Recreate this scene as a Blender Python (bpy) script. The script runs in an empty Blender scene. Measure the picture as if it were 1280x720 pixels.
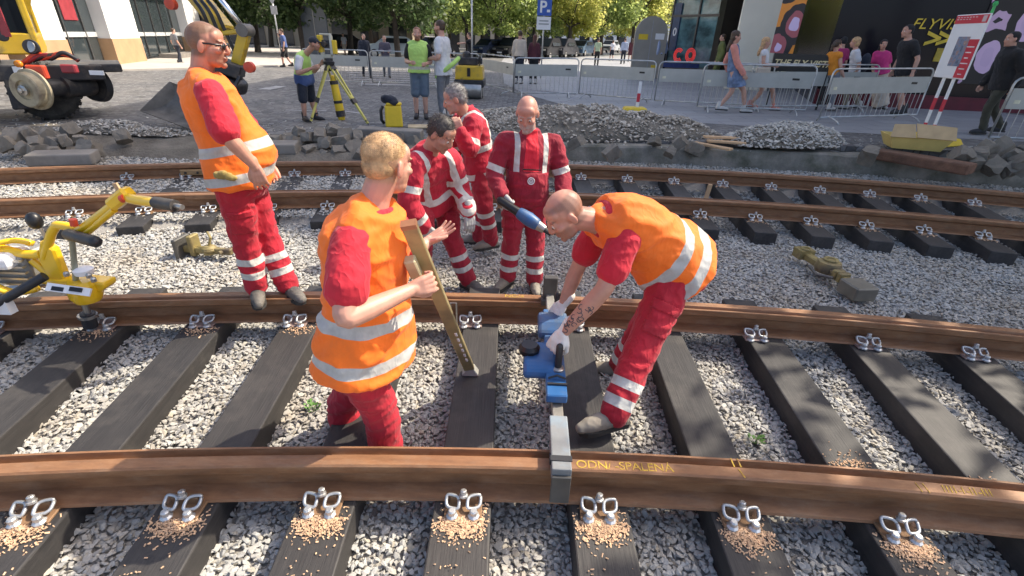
import bpy, bmesh, math, random
import numpy as np
from mathutils import Vector, Matrix, noise
random.seed(7); rng = np.random.default_rng(7)
sc = bpy.context.scene
col = sc.collection
R = math.radians
V = Vector
# ---------------------------------------------------------------- camera
FPX, PITCH, ROLL, CAMZ = 600.0, 27.5, 2.0, 1.68
cam_d = bpy.data.cameras.new('camera'); cam = bpy.data.objects.new('camera', cam_d); col.objects.link(cam)
cam_d.sensor_width = 36; cam_d.lens = FPX/1280*36; cam_d.clip_end = 3000; cam_d.clip_start = 0.05
CM = Matrix.Translation((0, 0, CAMZ)) @ Matrix.Rotation(R(90-PITCH), 4, 'X') @ Matrix.Rotation(R(ROLL), 4, 'Z')
cam.matrix_world = CM
sc.camera = cam
CR = CM.to_3x3()
def ray(px, py): return CR @ V((px-640, -(py-360), -FPX))
def atz(px, py, z):                       # the point of the place at height z seen at a photo pixel
    d = ray(px, py); return V((0, 0, CAMZ)) + d*((z-CAMZ)/d.z)
def aty(px, py, y):                       # ... at distance y
    d = ray(px, py); return V((0, 0, CAMZ)) + d*(y/d.y)
def street_z(x): return 0.05 + 0.024*min(max(x, 0), 14)
def atg(px, py):                          # ... on the street
    p = atz(px, py, 0.05)
    for _ in range(6): p = atz(px, py, street_z(p.x))
    return p
# ---------------------------------------------------------------- objects
def tag(o, label=None, cat=None, group=None, kind=None):
    if label: o['label'] = label
    if cat: o['category'] = cat
    if group: o['group'] = group
    if kind: o['kind'] = kind
    return o
def thing(name, label, cat, loc=(0, 0, 0), rz=0, group=None):
    o = bpy.data.objects.new(name, None); col.objects.link(o)
    o.location = loc; o.rotation_euler = (0, 0, rz); o.empty_display_size = .1
    return tag(o, label, cat, group)
def base_matrix(p):
    m = Matrix.Translation(p.location) @ p.rotation_euler.to_matrix().to_4x4()
    return base_matrix(p.parent) @ m if p.parent else m
def dup(root, loc, rz=None, label=None, parent=None):
    c = root.copy(); col.objects.link(c)
    if parent: c.parent = parent
    if loc is not None: c.location = loc
    if rz is not None: c.rotation_euler = (0, 0, rz)
    if label: c['label'] = label
    for ch in list(root.children): dup(ch, None, None, None, c)
    return c
def link_mesh(name, me, m, parent=None, smooth=False):
    o = bpy.data.objects.new(name, me); col.objects.link(o)
    if m: me.materials.append(m)
    if smooth and len(me.polygons): me.polygons.foreach_set('use_smooth', np.ones(len(me.polygons), bool))
    if parent: o.parent = parent
    return o
class MB:
    def __init__(s): s.v = []; s.f = []
    def add(s, vs, fs, M=None):
        b = len(s.v)
        s.v += [tuple(M @ V(q)) for q in vs] if M is not None else [tuple(q) for q in vs]
        s.f += [tuple(i+b for i in q) for q in fs]; return s
    def box(s, c, d, M=None, taper=1.0, rz=0, rx=0, ry=0):
        x, y, z = d[0]/2, d[1]/2, d[2]/2; t = taper
        vs = [(-x, -y, -z), (x, -y, -z), (x, y, -z), (-x, y, -z), (-x*t, -y*t, z), (x*t, -y*t, z), (x*t, y*t, z), (-x*t, y*t, z)]
        L = Matrix.Translation(c) @ Matrix.Rotation(rz, 4, 'Z') @ Matrix.Rotation(ry, 4, 'Y') @ Matrix.Rotation(rx, 4, 'X')
        if M is not None: L = M @ L
        return s.add(vs, [(3, 2, 1, 0), (4, 5, 6, 7), (0, 1, 5, 4), (1, 2, 6, 5), (2, 3, 7, 6), (3, 0, 4, 7)], L)
    def bar(s, a, b, w, h=None, up=(0, 0, 1)):      # box-section bar from a to b
        a, b = V(a), V(b); d = (b-a).normalized(); h = h or w
        x = d.cross(V(up))
        if x.length < 1e-4: x = d.cross(V((0, 1, 0)))
        x.normalize(); z = x.cross(d)
        vs = [p + x*(sx*w/2) + z*(sz*h/2) for p in (a, b) for sx, sz in ((-1, -1), (1, -1), (1, 1), (-1, 1))]
        return s.add(vs, [(0, 1, 2, 3), (7, 6, 5, 4), (0, 4, 5, 1), (1, 5, 6, 2), (2, 6, 7, 3), (3, 7, 4, 0)])
    def rings(s, rs, cap=True):
        n = len(rs[0]); b = len(s.v)
        for r in rs: s.v += [tuple(q) for q in r]
        for i in range(len(rs)-1):
            for j in range(n):
                k = (j+1) % n
                s.f.append((b+i*n+j, b+i*n+k, b+(i+1)*n+k, b+(i+1)*n+j))
        if cap:
            s.f.append(tuple(b+j for j in reversed(range(n))))
            s.f.append(tuple(b+(len(rs)-1)*n+j for j in range(n)))
        return s
    def tube(s, pts, r, n=10, cap=True, rnd=False):  # r: number or list
        pts = [V(p) for p in pts]; rr = list(r) if hasattr(r, '__len__') else [r]*len(pts)
        if rnd:
            d0 = (pts[0]-pts[1]).normalized(); d1 = (pts[-1]-pts[-2]).normalized()
            a, b = pts[0], pts[-1]; ra, rb = rr[0], rr[-1]
            pre = [(a+d0*ra*k, ra*q) for k, q in ((.97, .22), (.8, .6), (.45, .89))]
            post = [(b+d1*rb*k, rb*q) for k, q in ((.45, .89), (.8, .6), (.97, .22))]
            pts = [p for p, _ in pre]+pts+[p for p, _ in post]; rr = [q for _, q in pre]+rr+[q for _, q in post]
        t = [(pts[min(i+1, len(pts)-1)]-pts[max(i-1, 0)]).normalized() for i in range(len(pts))]
        x = t[0].orthogonal().normalized(); rs = []
        for p, d, q in zip(pts, t, rr):
            x = (x - d*x.dot(d))
            if x.length < 1e-5: x = d.orthogonal()
            x.normalize(); y = d.cross(x)
            rs.append([p + (x*math.cos(2*math.pi*j/n)+y*math.sin(2*math.pi*j/n))*q for j in range(n)])
        return s.rings(rs, cap)
    def lathe(s, prof, n=20, M=None):               # prof: [(r, z)]
        rs = [[V((r*math.cos(2*math.pi*j/n), r*math.sin(2*math.pi*j/n), z)) for j in range(n)] for r, z in prof]
        if M is not None: rs = [[M @ q for q in r] for r in rs]
        return s.rings(rs, True)
    def ell(s, c, r, M=None, n=12, m=8):
        L = Matrix.Translation(c) @ Matrix.Diagonal((*r, 1)) if not isinstance(c, Matrix) else c @ Matrix.Diagonal((*r, 1))
        if M is not None: L = M @ L
        rs = []
        for i in range(m):
            a = -math.pi/2+math.pi*(i+.35)/(m-.3) if m > 1 else 0
            rs.append([L @ V((math.cos(a)*math.cos(2*math.pi*j/n), math.cos(a)*math.sin(2*math.pi*j/n), math.sin(a))) for j in range(n)])
        return s.rings(rs, True)
    def prism(s, poly, a, b, M=None):               # poly in (x, z), extruded along y from a to b
        n = len(poly)
        ar = sum(poly[i][0]*poly[(i+1) % n][1]-poly[(i+1) % n][0]*poly[i][1] for i in range(n))
        if ar < 0: poly = poly[::-1]
        vs = [(x, a, z) for x, z in poly]+[(x, b, z) for x, z in poly]
        fs = [tuple(range(n)), tuple(reversed(range(n, 2*n)))]
        fs += [(i, i+n, (i+1) % n+n, (i+1) % n) for i in range(n)]
        return s.add(vs, fs, M)
    def torus(s, c, R_, r, M=None, n=20, m=8, a0=0, a1=2*math.pi):
        L = Matrix.Translation(c) if not isinstance(c, Matrix) else c
        if M is not None: L = M @ L
        full = abs(a1-a0) > 6.28
        pts = [L @ V((R_*math.cos(a0+(a1-a0)*i/n), R_*math.sin(a0+(a1-a0)*i/n), 0)) for i in range(n+1)]
        return s.tube(pts, r, m)
    def mesh(s, name='m'):
        me = bpy.data.meshes.new(name); me.from_pydata(s.v, [], s.f); me.update(); return me
    def build(s, name, m, parent=None, world=False, smooth=False, bevel=0, seg=1):
        if world and parent is not None:
            M = base_matrix(parent).inverted(); s.v = [tuple(M @ V(q)) for q in s.v]
        me = s.mesh(name)
        if bevel or smooth == 'angle':
            bm = bmesh.new(); bm.from_mesh(me)
            if bevel:
                es = [e for e in bm.edges if len(e.link_faces) == 2 and e.calc_face_angle(0) > .6]
                bmesh.ops.bevel(bm, geom=es, offset=bevel, segments=seg, affect='EDGES', profile=.5, clamp_overlap=True)
            if smooth == 'angle':
                for f in bm.faces: f.smooth = True
                for e in bm.edges: e.smooth = not (len(e.link_faces) == 2 and e.calc_face_angle(0) > .6)
            bm.to_mesh(me); bm.free()
            return link_mesh(name, me, m, parent)
        return link_mesh(name, me, m, parent, smooth)
def frame(o, x, y=None, z=None):                   # matrix from origin and axes
    return Matrix((( x[0], y[0], z[0], o[0]), (x[1], y[1], z[1], o[1]), (x[2], y[2], z[2], o[2]), (0, 0, 0, 1)))
def text(name, s, m, parent, M, size, ext=.002, bold=False, align='CENTER', shear=0, spacing=1.0):
    cu = bpy.data.curves.new(name, 'FONT'); cu.body = s; cu.size = size; cu.extrude = ext; cu.align_x = align; cu.align_y = 'CENTER'
    cu.shear = shear; cu.space_character = spacing
    if bold: cu.offset = size*.022
    o = bpy.data.objects.new(name, cu); col.objects.link(o)
    dg = bpy.context.evaluated_depsgraph_get(); me = bpy.data.meshes.new_from_object(o.evaluated_get(dg))
    bpy.data.objects.remove(o); bpy.data.curves.remove(cu)
    if parent is not None: M = base_matrix(parent).inverted() @ M
    me.transform(M); me.materials.clear()
    return link_mesh(name, me, m, parent)
# ---------------------------------------------------------------- materials
class NT:
    def __init__(s, name):
        s.m = bpy.data.materials.new(name); s.m.use_nodes = True; s.t = s.m.node_tree
        s.b = s.t.nodes['Principled BSDF']
    def n(s, typ, **kw):
        o = s.t.nodes.new(typ)
        for k, q in kw.items():
            if k in o.inputs: o.inputs[k].default_value = q
            else: setattr(o, k, q)
        return o
    def l(s, a, b): s.t.links.new(a, b)
    def coord(s, kind='Object', scale=None):
        c = s.n('ShaderNodeTexCoord').outputs[kind]
        if scale:
            mp = s.n('ShaderNodeMapping'); mp.inputs['Scale'].default_value = scale if hasattr(scale, '__len__') else (scale,)*3
            s.l(c, mp.inputs[0]); return mp.outputs[0]
        return c
    def noise(s, co, scale, detail=4, rough=.55):
        q = s.n('ShaderNodeTexNoise'); q.inputs['Scale'].default_value = scale; q.inputs['Detail'].default_value = detail; q.inputs['Roughness'].default_value = rough
        s.l(co, q.inputs['Vector']); return q.outputs['Fac']
    def ramp(s, fac, stops, interp='LINEAR'):
        q = s.n('ShaderNodeValToRGB'); cr = q.color_ramp; cr.interpolation = interp
        while len(cr.elements) < len(stops): cr.elements.new(.5)
        for e, (p, c) in zip(cr.elements, stops): e.position = p; e.color = (*c, 1) if len(c) == 3 else c
        s.l(fac, q.inputs[0]); return q.outputs[0]
    def mix(s, f, a, b, mode='MIX'):
        q = s.n('ShaderNodeMix', data_type='RGBA', blend_type=mode)
        for i, x in ((0, f), (6, a), (7, b)):
            if isinstance(x, (int, float)): q.inputs[i].default_value = x
            elif isinstance(x, (tuple, list)): q.inputs[i].default_value = (*x, 1) if len(x) == 3 else x
            else: s.l(x, q.inputs[i])
        return q.outputs[2]
    def math(s, op, a, b=0.0):
        q = s.n('ShaderNodeMath', operation=op)
        for i, x in ((0, a), (1, b)):
            if isinstance(x, (int, float)): q.inputs[i].default_value = x
            else: s.l(x, q.inputs[i])
        return q.outputs[0]
    def bump(s, h, strength=.3, dist=.01):
        q = s.n('ShaderNodeBump'); q.inputs['Strength'].default_value = strength; q.inputs['Distance'].default_value = dist
        s.l(h, q.inputs['Height']); s.l(q.outputs[0], s.b.inputs['Normal'])
    def attr(s, name):
        q = s.n('ShaderNodeAttribute'); q.attribute_name = name; return q
    def set(s, **kw):
        for k, q in kw.items():
            k = k.replace('_', ' ')
            if isinstance(q, (int, float)): s.b.inputs[k].default_value = q
            elif isinstance(q, (tuple, list)): s.b.inputs[k].default_value = (*q, 1) if len(q) == 3 else q
            else: s.l(q, s.b.inputs[k])
        return s.m
MC = {}
def mat(name, c, rough=.6, metal=0.0, var=.25, scale=6.0, bump=.15, dirt=None, dirt_amt=.5, spec=.5, coat=0, bscale=None, bdist=.004):
    if name in MC: return MC[name]
    t = NT(name); co = t.coord()
    f = t.noise(co, scale, 5)
    a = tuple(x*(1-var) for x in c); b = tuple(min(1, x*(1+var)) for x in c)
    colr = t.ramp(f, [(.28, a), (.72, b)])
    if dirt:
        g = t.noise(co, scale*.6, 6, .65)
        k = t.ramp(g, [(.62-.25*dirt_amt, (0, 0, 0)), (.72, (1, 1, 1))])
        colr = t.mix(k, colr, dirt)
    rg = t.math('ADD', t.math('MULTIPLY', f, .25), rough-.125)
    t.set(Base_Color=colr, Roughness=rg, Metallic=metal)
    t.b.inputs['Specular IOR Level'].default_value = spec
    t.b.inputs['Coat Weight'].default_value = coat
    if bump: t.bump(t.noise(co, bscale or scale*6, 4), bump, bdist)
    MC[name] = t.m; return t.m
def glass_mat(name, c=(.02, .025, .03), rough=.05):
    if name in MC: return MC[name]
    t = NT(name); t.set(Base_Color=c, Roughness=rough); t.b.inputs['Specular IOR Level'].default_value = .8
    MC[name] = t.m; return t.m
# ---------------------------------------------------------------- people
def sstep(a, b, x):
    t = np.clip((x-a)/(b-a), 0, 1); return t*t*(3-2*t)
def remesh(mb, vox, smooth_it=3):
    me = mb.mesh('tmp'); o = bpy.data.objects.new('tmp', me); col.objects.link(o)
    md = o.modifiers.new('r', 'REMESH'); md.mode = 'VOXEL'; md.voxel_size = vox; md.adaptivity = 0
    dg = bpy.context.evaluated_depsgraph_get(); dg.update()
    out = bpy.data.meshes.new_from_object(o.evaluated_get(dg))
    bpy.data.objects.remove(o); bpy.data.meshes.remove(me)
    n = len(out.vertices); P = np.empty(n*3); out.vertices.foreach_get('co', P); P = P.reshape(-1, 3)
    e = np.empty(len(out.edges)*2, int); out.edges.foreach_get('vertices', e); e = e.reshape(-1, 2)
    cnt = np.bincount(e.ravel(), minlength=n).astype(float)[:, None]; cnt[cnt == 0] = 1
    for _ in range(smooth_it):
        for lam in (.55, -.2):
            A = np.zeros_like(P)
            for k in range(3):
                A[:, k] = np.bincount(e[:, 0], P[e[:, 1], k], n)+np.bincount(e[:, 1], P[e[:, 0], k], n)
            P = P+lam*(A/cnt-P)
    out.vertices.foreach_set('co', P.ravel()); out.update()
    return out, P
def vnoise(P, s, off=0.0, st=(1, 1, 1)):
    return np.array([noise.noise(V((p[0]*s*st[0]+off, p[1]*s*st[1]+off*.7, p[2]*s*st[2]-off))) for p in P])
def displace(me, P, d):
    N = np.empty(len(P)*3); me.vertices.foreach_get('normal', N)
    P = P+N.reshape(-1, 3)*d[:, None]; me.vertices.foreach_set('co', P.ravel()); me.update(); return P
def setattr_f(me, name, a):
    at = me.attributes.new(name, 'FLOAT', 'POINT'); at.data.foreach_set('value', np.asarray(a, np.float32))
def finish(me, P, name, m, parent):
    M = np.array(base_matrix(parent).inverted())
    Q = P @ M[:3, :3].T+M[:3, 3]; me.vertices.foreach_set('co', Q.ravel()); me.update(); me.materials.clear(); me.name = name
    return link_mesh(name, me, m, parent, True)
def bez(a, c, b, t): return a*(1-t)**2+c*2*t*(1-t)+b*t*t
def lim_path(pts, rad, sub=6, it=2):
    P, Q = [], []
    for i in range(len(pts)-1):
        for k in range(sub):
            t = k/sub; P.append(pts[i].lerp(pts[i+1], t)); Q.append(rad[i]*(1-t)+rad[i+1]*t)
    P.append(pts[-1]); Q.append(rad[-1])
    for _ in range(it):
        P = [P[0]]+[(P[i-1]+P[i]*2+P[i+1])/4 for i in range(1, len(P)-1)]+[P[-1]]
    return P, Q
PROF = [(-.17, .115, .10), (-.08, .165, .12), (0, .178, .128), (.15, .172, .125), (.32, .160, .116), (.5, .166, .120), (.68, .182, .125), (.82, .188, .117), (.91, .165, .098), (.97, .115, .080), (1.03, .07, .066)]
class Fig:
    """joints in world coordinates; L/R are the person's own left and right"""
    def __init__(s, J, size=1.0, build=1.0, headk=1.0, belly=0.0, curve=0.0, vox=.0055, gvox=.009, seed=0):
        s.J = J; s.k = size; s.w = build; s.belly = belly; s.vox = vox; s.gvox = gvox; s.seed = seed
        s.hc = (J['hipL']+J['hipR'])/2; s.nk = J['neck']
        s.lh = (J['hipL']-J['hipR']).normalized(); s.ls = (J['shL']-J['shR']).normalized()
        up = (s.nk-s.hc).normalized(); s.up = up
        l = (s.lh+s.ls).normalized(); l = (l-up*l.dot(up)).normalized(); s.lat = l; s.fw = l.cross(up).normalized()
        s.ctrl = (s.hc+s.nk)/2-s.fw*curve; s.len = (s.nk-s.hc).length
        hf = J['hf'].normalized(); hu = J.get('hu', V((0, 0, 1))); hl = hu.cross(hf).normalized(); hu = hf.cross(hl).normalized()
        s.HM = frame(J['head'], hl, hf, hu)  # x = left
        s.HM = s.HM @ Matrix.Diagonal((s.k*headk, s.k*headk, s.k*headk, 1))
        feet = (J['anL']+J['anR'])/2; z = min(J['anL'].z, J['anR'].z)-.08
        s.base = V((feet.x, feet.y, z))
    def torso(s, mb, t0, t1, off=0.0, flare=0.0, loose=1.0, n=24, hang=False):
        rs = []; T = [p[0] for p in PROF]
        ts = sorted({t0, t1, *[t for t in T if t0 < t < t1], *[(T[i]+T[i+1])/2 for i in range(len(T)-1) if t0 < (T[i]+T[i+1])/2 < t1]})
        for t in ts:
            tq = max(t, 0.0) if hang else t
            w = np.interp(tq, T, [p[1] for p in PROF])*s.k*s.w; d = np.interp(tq, T, [p[2] for p in PROF])*s.k*s.w
            c = bez(s.hc, s.ctrl, s.nk, t)
            tang = (bez(s.hc, s.ctrl, s.nk, t+.02)-bez(s.hc, s.ctrl, s.nk, t-.02)).normalized()
            q = min(max((t-.15)/.6, 0), 1); l = s.lh.lerp(s.ls, q); l = (l-tang*l.dot(tang)).normalized(); f = l.cross(tang)
            fl = flare*max(0, (.45-t)/.45) if flare else 0
            bel = s.belly*math.exp(-((t-.28)/.24)**2)
            w = (w+off+fl)*loose; d = (d+off+fl)*loose
            ring = []
            for j in range(n):
                a = 2*math.pi*j/n; ca, sa = math.cos(a), math.sin(a)
                e = .85; x = math.copysign(abs(ca)**e, ca)*w; y = math.copysign(abs(sa)**e, sa)*d
                if y > 0: y += bel*sa
                ring.append(c+l*x+f*y)
            rs.append(ring)
        mb.rings(rs, True)
    def limb(s, mb, pts, rad, n=14):
        P, Q = lim_path(pts, rad); mb.tube(P, Q, n, True, True)
    def arm(s, mb, side, off=0.0, t1=2.0, radii=(.060, .055, .050, .043, .044, .036, .028), loose=0):
        J = s.J; S, E, W = J['sh'+side], J['el'+side], J['wr'+side]
        st = [S, S.lerp(E, .3), S.lerp(E, .65), E, E.lerp(W, .3), E.lerp(W, .7), W]; tt = [0, .3, .65, 1, 1.3, 1.7, 2]
        inn = S+s.ls*(-.05 if side == 'L' else .05)*s.k
        pts, rad = [inn], [(radii[0]+off)*s.k]
        for i, t in enumerate(tt):
            if t <= t1+1e-6: pts.append(st[i]); rad.append(radii[i]*s.k*(1+.3*(s.w-1))+off+loose*t)
            else:
                k = (t1-tt[i-1])/(t-tt[i-1])
                if k > .05: pts.append(st[i-1].lerp(st[i], k)); rad.append(((1-k)*radii[i-1]+k*radii[i])*s.k+off+loose*t1)
                break
        s.limb(mb, pts, rad)
    def leg(s, mb, side, radii, off=0.0, t1=2.0, t0=0.0):
        J = s.J; H, K, A = J['hip'+side], J['kn'+side], J['an'+side]
        st = [H, H.lerp(K, .5), K, K.lerp(A, .35), K.lerp(A, .7), A]; tt = [0, .5, 1, 1.35, 1.7, 2]
        pts, rad = [], []
        for i, t in enumerate(tt):
            if t <= t1+1e-6: pts.append(st[i]); rad.append(radii[i]*s.k+off)
            else:
                k = (t1-tt[i-1])/(t-tt[i-1])
                if k > .05: pts.append(st[i-1].lerp(st[i], k)); rad.append(((1-k)*radii[i-1]+k*radii[i])*s.k+off)
                break
        s.limb(mb, pts, rad, 16)
    def head(s, mb):
        H = s.HM; e = lambda c, r, M=None: mb.ell(Matrix.Translation(c) if M is None else Matrix.Translation(c) @ M, r, H, 16, 12)
        e((0, -.014, .03), (.077, .097, .088)); e((0, .03, -.028), (.066, .062, .082)); e((0, .034, -.074), (.058, .052, .042))
        e((0, .078, -.098), (.022, .017, .017)); e((0, .045, .05), (.066, .040, .046))
        P = [H @ V(q) for q in ((0, .088, .022), (0, .097, .002), (0, .106, -.02), (0, .103, -.031))]
        mb.tube(P, [q*s.k for q in (.009, .011, .014, .013)], 10, True, True)
        e((0, .096, -.03), (.019, .013, .009))
        for q in (-1, 1):
            e((q*.03, .077, .029), (.026, .012, .007)); e((q*.044, .06, -.018), (.022, .028, .018))
            e((q*.079, -.008, -.008), (.009, .021, .034), Matrix.Rotation(q*.35, 4, 'Z') @ Matrix.Rotation(-.2, 4, 'X'))
            e((q*.032, .074, .006), (.018, .014, .012))
        e((0, .09, -.057), (.025, .010, .0065)); e((0, .089, -.069), (.021, .010, .006))
        a = H @ V((0, -.022, -.04)); b = s.nk-s.up*.05
        m = a.lerp(b, .5)
        s.limb(mb, [a, m, b], [.060*s.k*(.6+.4*s.w), .060*s.k*(.5+.5*s.w), .075*s.k*s.w])
    def hand(s, mb, side, off=0.0, scale=1.0, wrist_len=0):
        J = s.J; W = J['wr'+side]; k = s.k*scale
        d = J.get('hd'+side) or (W-J['el'+side]); d = d.normalized()
        nrm = J.get('hn'+side) or (s.lat if side == 'L' else -s.lat)   # back of the hand
        nrm = (nrm-d*nrm.dot(d)).normalized()
        th = d.cross(nrm) if side == 'R' else nrm.cross(d)           # towards the thumb
        th.normalize(); curl = J.get('curl'+side, .35); spread = J.get('spr'+side, .05)
        F = frame(W, th, d, nrm)
        mb.tube([F @ V((0, y*k, 0)) for y in (-.03-wrist_len, 0, .012)], [.028*k+off, .027*k+off, .027*k+off], 12, True, True)
        for x in (-.024, -.008, .008, .024):
            mb.tube([F @ V((x*.75*k, .012*k, 0)), F @ V((x*k*1.1, .055*k, .003*k)), F @ V((x*k*1.32, .093*k, 0))], [.017*k+off, .0175*k+off, .0135*k+off], 10, True, True)
        for x, L, c in ((.031, .072, 0), (.0105, .08, 1), (-.0105, .074, 2), (-.031, .058, 3)):
            p = V((x*k*1.05, .09*k, 0)); a = 0.0; pts = [F @ p]; dx = (x/.03)*spread
            for q, fr in enumerate((.46, .30, .24)):
                a += curl*(.9, 1.15, .8)[q]*(1+.06*c)
                p = p+V((math.sin(dx)*L*fr*k, math.cos(a)*L*fr*k*math.cos(dx), -math.sin(a)*L*fr*k)); pts.append(F @ p)
            mb.tube(pts, [(.0098-.001*(c == 3))*k+off, .0092*k+off, .0085*k+off, .0072*k+off], 10, True, True)
        tc = J.get('thumb'+side, .5)
        p = [V((.022, .018, -.006)), V((.045, .048, -.014)), V((.053, .078, -.014-.03*tc)), V((.05-.012*tc, .10, -.016-.05*tc))]
        mb.tube([F @ (q*k) for q in p], [.016*k+off, .0125*k+off, .0105*k+off, .0085*k+off], 10, True, True)
    def wrinkle(s, me, P, amp, sc_=9.0):
        wp = np.stack([vnoise(P, 5, s.seed+9+k) for k in range(3)], 1)*.05; Q = P+wp
        n1 = vnoise(Q, sc_, s.seed, (1, 1, 1.7)); n2 = vnoise(Q, sc_*2.2, s.seed+3, (1.1, 1, 2.2))
        r1 = np.exp(-(n1*5.5)**2); r2 = np.exp(-(n2*5)**2)
        return displace(me, P, amp*(1.4*r1-.6)+amp*.4*(r2-.4))
    def t_of(s, P):                                  # height along the torso 0 hips .. 1 neck
        return (P-np.array(s.hc)) @ np.array(s.up)/s.len
    def seg(s, P, a, b):
        a, b = np.array(a), np.array(b); d = b-a; t = (P-a) @ d/(d @ d); tc = np.clip(t, 0, 1)
        return t, np.linalg.norm(P-(a+tc[:, None]*d), axis=1)
def make_person(name_label, fig, outfit, skin=(.50, .27, .19), hair=None, group=None, detail=True):
    """outfit: list of (kind, material, options)"""
    f = fig; J = f.J
    root = thing('person', name_label, 'person', f.base, 0, group)
    mb = MB(); f.torso(mb, -.16, 1.03, -.012); f.head(mb)
    for sd in 'LR':
        f.arm(mb, sd)
        f.leg(mb, sd, (.092, .080, .058, .056, .045, .036))
        if not any(k == 'glove' and sd in o.get('sides', 'LR') for k, m, o in outfit): f.hand(mb, sd)
        else: f.hand(mb, sd, -.003)
        a = J['an'+sd]; t = J['toe'+sd].normalized()
        mb.tube([a+V((0, 0, -.02))-t*.03, a+t*.07+V((0, 0, -.045)), a+t*.15+V((0, 0, -.06))], [.034*f.k, .03*f.k, .022*f.k], 10, True, True)
    me, P = remesh(mb, f.vox, 3 if f.vox < .008 else 2)
    if len(P) and detail:
        HI = np.array(f.HM.inverted()); Q = P @ HI[:3, :3].T+HI[:3, 3]
        inh = (np.abs(Q[:, 0]) < .1) & (np.abs(Q[:, 1]) < .14) & (np.abs(Q[:, 2]) < .14)
        x, y, z = np.abs(Q[:, 0]), Q[:, 1], Q[:, 2]
        h = hair or {}
        beard = sstep(-.02, -.04, z)*sstep(-.01, .03, y)*(1-sstep(.02, .012, x)*sstep(-.045, -.04, z)*0)
        beard *= h.get('beard', 0)
        lip = (x < .026)*(y > .085)*(np.abs(z+.062) < .0105)
        hl = sstep(h.get('line', .03), h.get('line', .03)+.02, z-.35*y-.0)*sstep(-.06, -.03, z+.0*y)*sstep(.09, .06, y)
        side = sstep(.02, -.02, y)*sstep(-.075, -.05, z)
        ear = (x > .079)*(z < .035)
        stub = np.maximum(hl, side*h.get('sides', 1))*h.get('stubble', 0)*(1-ear)*sstep(h.get('bald', 9)+.02, h.get('bald', 9), z)
        brow = (np.abs(z-.029-.1*(x-.03)) < .006)*(x > .01)*(x < .052)*(y > .06)*h.get('brow', .7)
        setattr_f(me, 'hairy', np.where(inh, np.clip(np.maximum(np.maximum(beard, stub), brow), 0, 1), 0)); setattr_f(me, 'lip', np.where(inh, lip*1.0, 0))
        fl = ((x > .02) & (y > .09) | (x > .074)) & inh
        setattr_f(me, 'flush', np.where(inh, .35+.5*sstep(.08, .11, y)+.3*(x > .077), 0)*(1.0))
    finish(me, P, 'body', skin_mat(skin, (hair or {}).get('col', (.08, .05, .03))), root)
    if detail:
        for q in (-1, 1):
            c = f.HM @ V((q*.032, .0785, .004)); eb = MB(); eb.ell((0, 0, 0), (.0125*f.k,)*3, Matrix.Translation(c) @ f.HM.to_3x3().to_4x4(), 12, 9)
            eb.build('eye', MC['eye_white'], root, world=True, smooth=True)
            c = f.HM @ V((q*.032, .0888, .001)); eb = MB(); eb.ell((0, 0, 0), (.0058*f.k,)*3, Matrix.Translation(c), 10, 7)
            eb.build('iris', MC['eye_dark'], root, world=True, smooth=True)
    gv = f.gvox
    for kind, m, o in outfit:
        mb = MB(); amp = o.get('wr', .004)
        if kind in ('shirt', 'jacket'):
            off = .012 if kind == 'shirt' else .022
            f.torso(mb, o.get('t0', -.02), 1.0 if kind == 'shirt' else 1.02, off+o.get('off', 0), o.get('flare', .01), hang=True)
            for sd in 'LR': f.arm(mb, sd, off+o.get('aoff', .006), o.get('sleeve', .6 if kind == 'shirt' else 1.93), loose=o.get('loose', .012 if kind == 'shirt' else .004))
            if kind == 'jacket':
                c = bez(f.hc, f.ctrl, f.nk, 1.02); mb.tube([c-f.up*.05, c+f.up*.005, c+f.up*.045], [.10*f.k, .085*f.k, .082*f.k], 16)
        elif kind == 'vest':
            f.torso(mb, o.get('t0', -.10), .985, .028+o.get('off', 0), o.get('flare', .025), hang=True)
            for sd in 'LR':
                S = J['sh'+sd]; I = bez(f.hc, f.ctrl, f.nk, .97)
                mb.tube([I+f.up*.0, I.lerp(S, .5)+f.up*.018, S.lerp(I, .12)+f.up*.018], [.075*f.k, .078*f.k, .07*f.k], 14, True, True)
        elif kind in ('trousers', 'shorts'):
            f.torso(mb, -.17, o.get('t1', .2), .016+o.get('off', 0), 0)
            rr = o.get('rad', (.112, .104, .086, .084, .082, .080) if kind == 'trousers' else (.112, .108, .098, .09, .09, .09))
            for sd in 'LR': f.leg(mb, sd, rr, 0, o.get('len', 1.95 if kind == 'trousers' else .95))
        elif kind == 'skirt':
            a = bez(f.hc, f.ctrl, f.nk, .22); kn = (J['knL']+J['knR'])/2; b = f.hc.lerp(kn, o.get('len', .8)); rs = []
            for i in range(7):
                t = i/6; c = a.lerp(b, t); w = (.16+.09*t*o.get('flare', 1))*f.k; d = (.125+.09*t*o.get('flare', 1))*f.k
                rs.append([c+f.lat*(math.cos(2*math.pi*j/24)*w)+f.fw*(math.sin(2*math.pi*j/24)*d) for j in range(24)])
            mb.rings(rs)
        elif kind == 'boot':
            for sd in o.get('sides', 'LR'):
                mb = MB(); a = J['an'+sd]; t = J['toe'+sd]; t = V((t.x, t.y, 0)).normalized(); tl = V((-t.y, t.x, 0)); zf = a.z-.075*f.k
                g = lambda x, y, z: V((a.x, a.y, zf))+t*x*f.k+tl*y*f.k+V((0, 0, z*f.k))
                mb.tube([g(-.03, 0, .05), g(-.025, 0, .10), g(-.02, 0, .15*o.get('h', 1))], [.050*f.k, .052*f.k, .054*f.k], 14, True, True)
                mb.tube([g(-.045, 0, .042), g(.02, 0, .05), g(.09, 0, .048), g(.155, 0, .038), g(.185, 0, .034)], [.043*f.k, .047*f.k, .047*f.k, .040*f.k, .03*f.k], 14, True, True)
                me, P = remesh(mb, min(gv, .0065) if gv < .012 else gv, 2)
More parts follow.
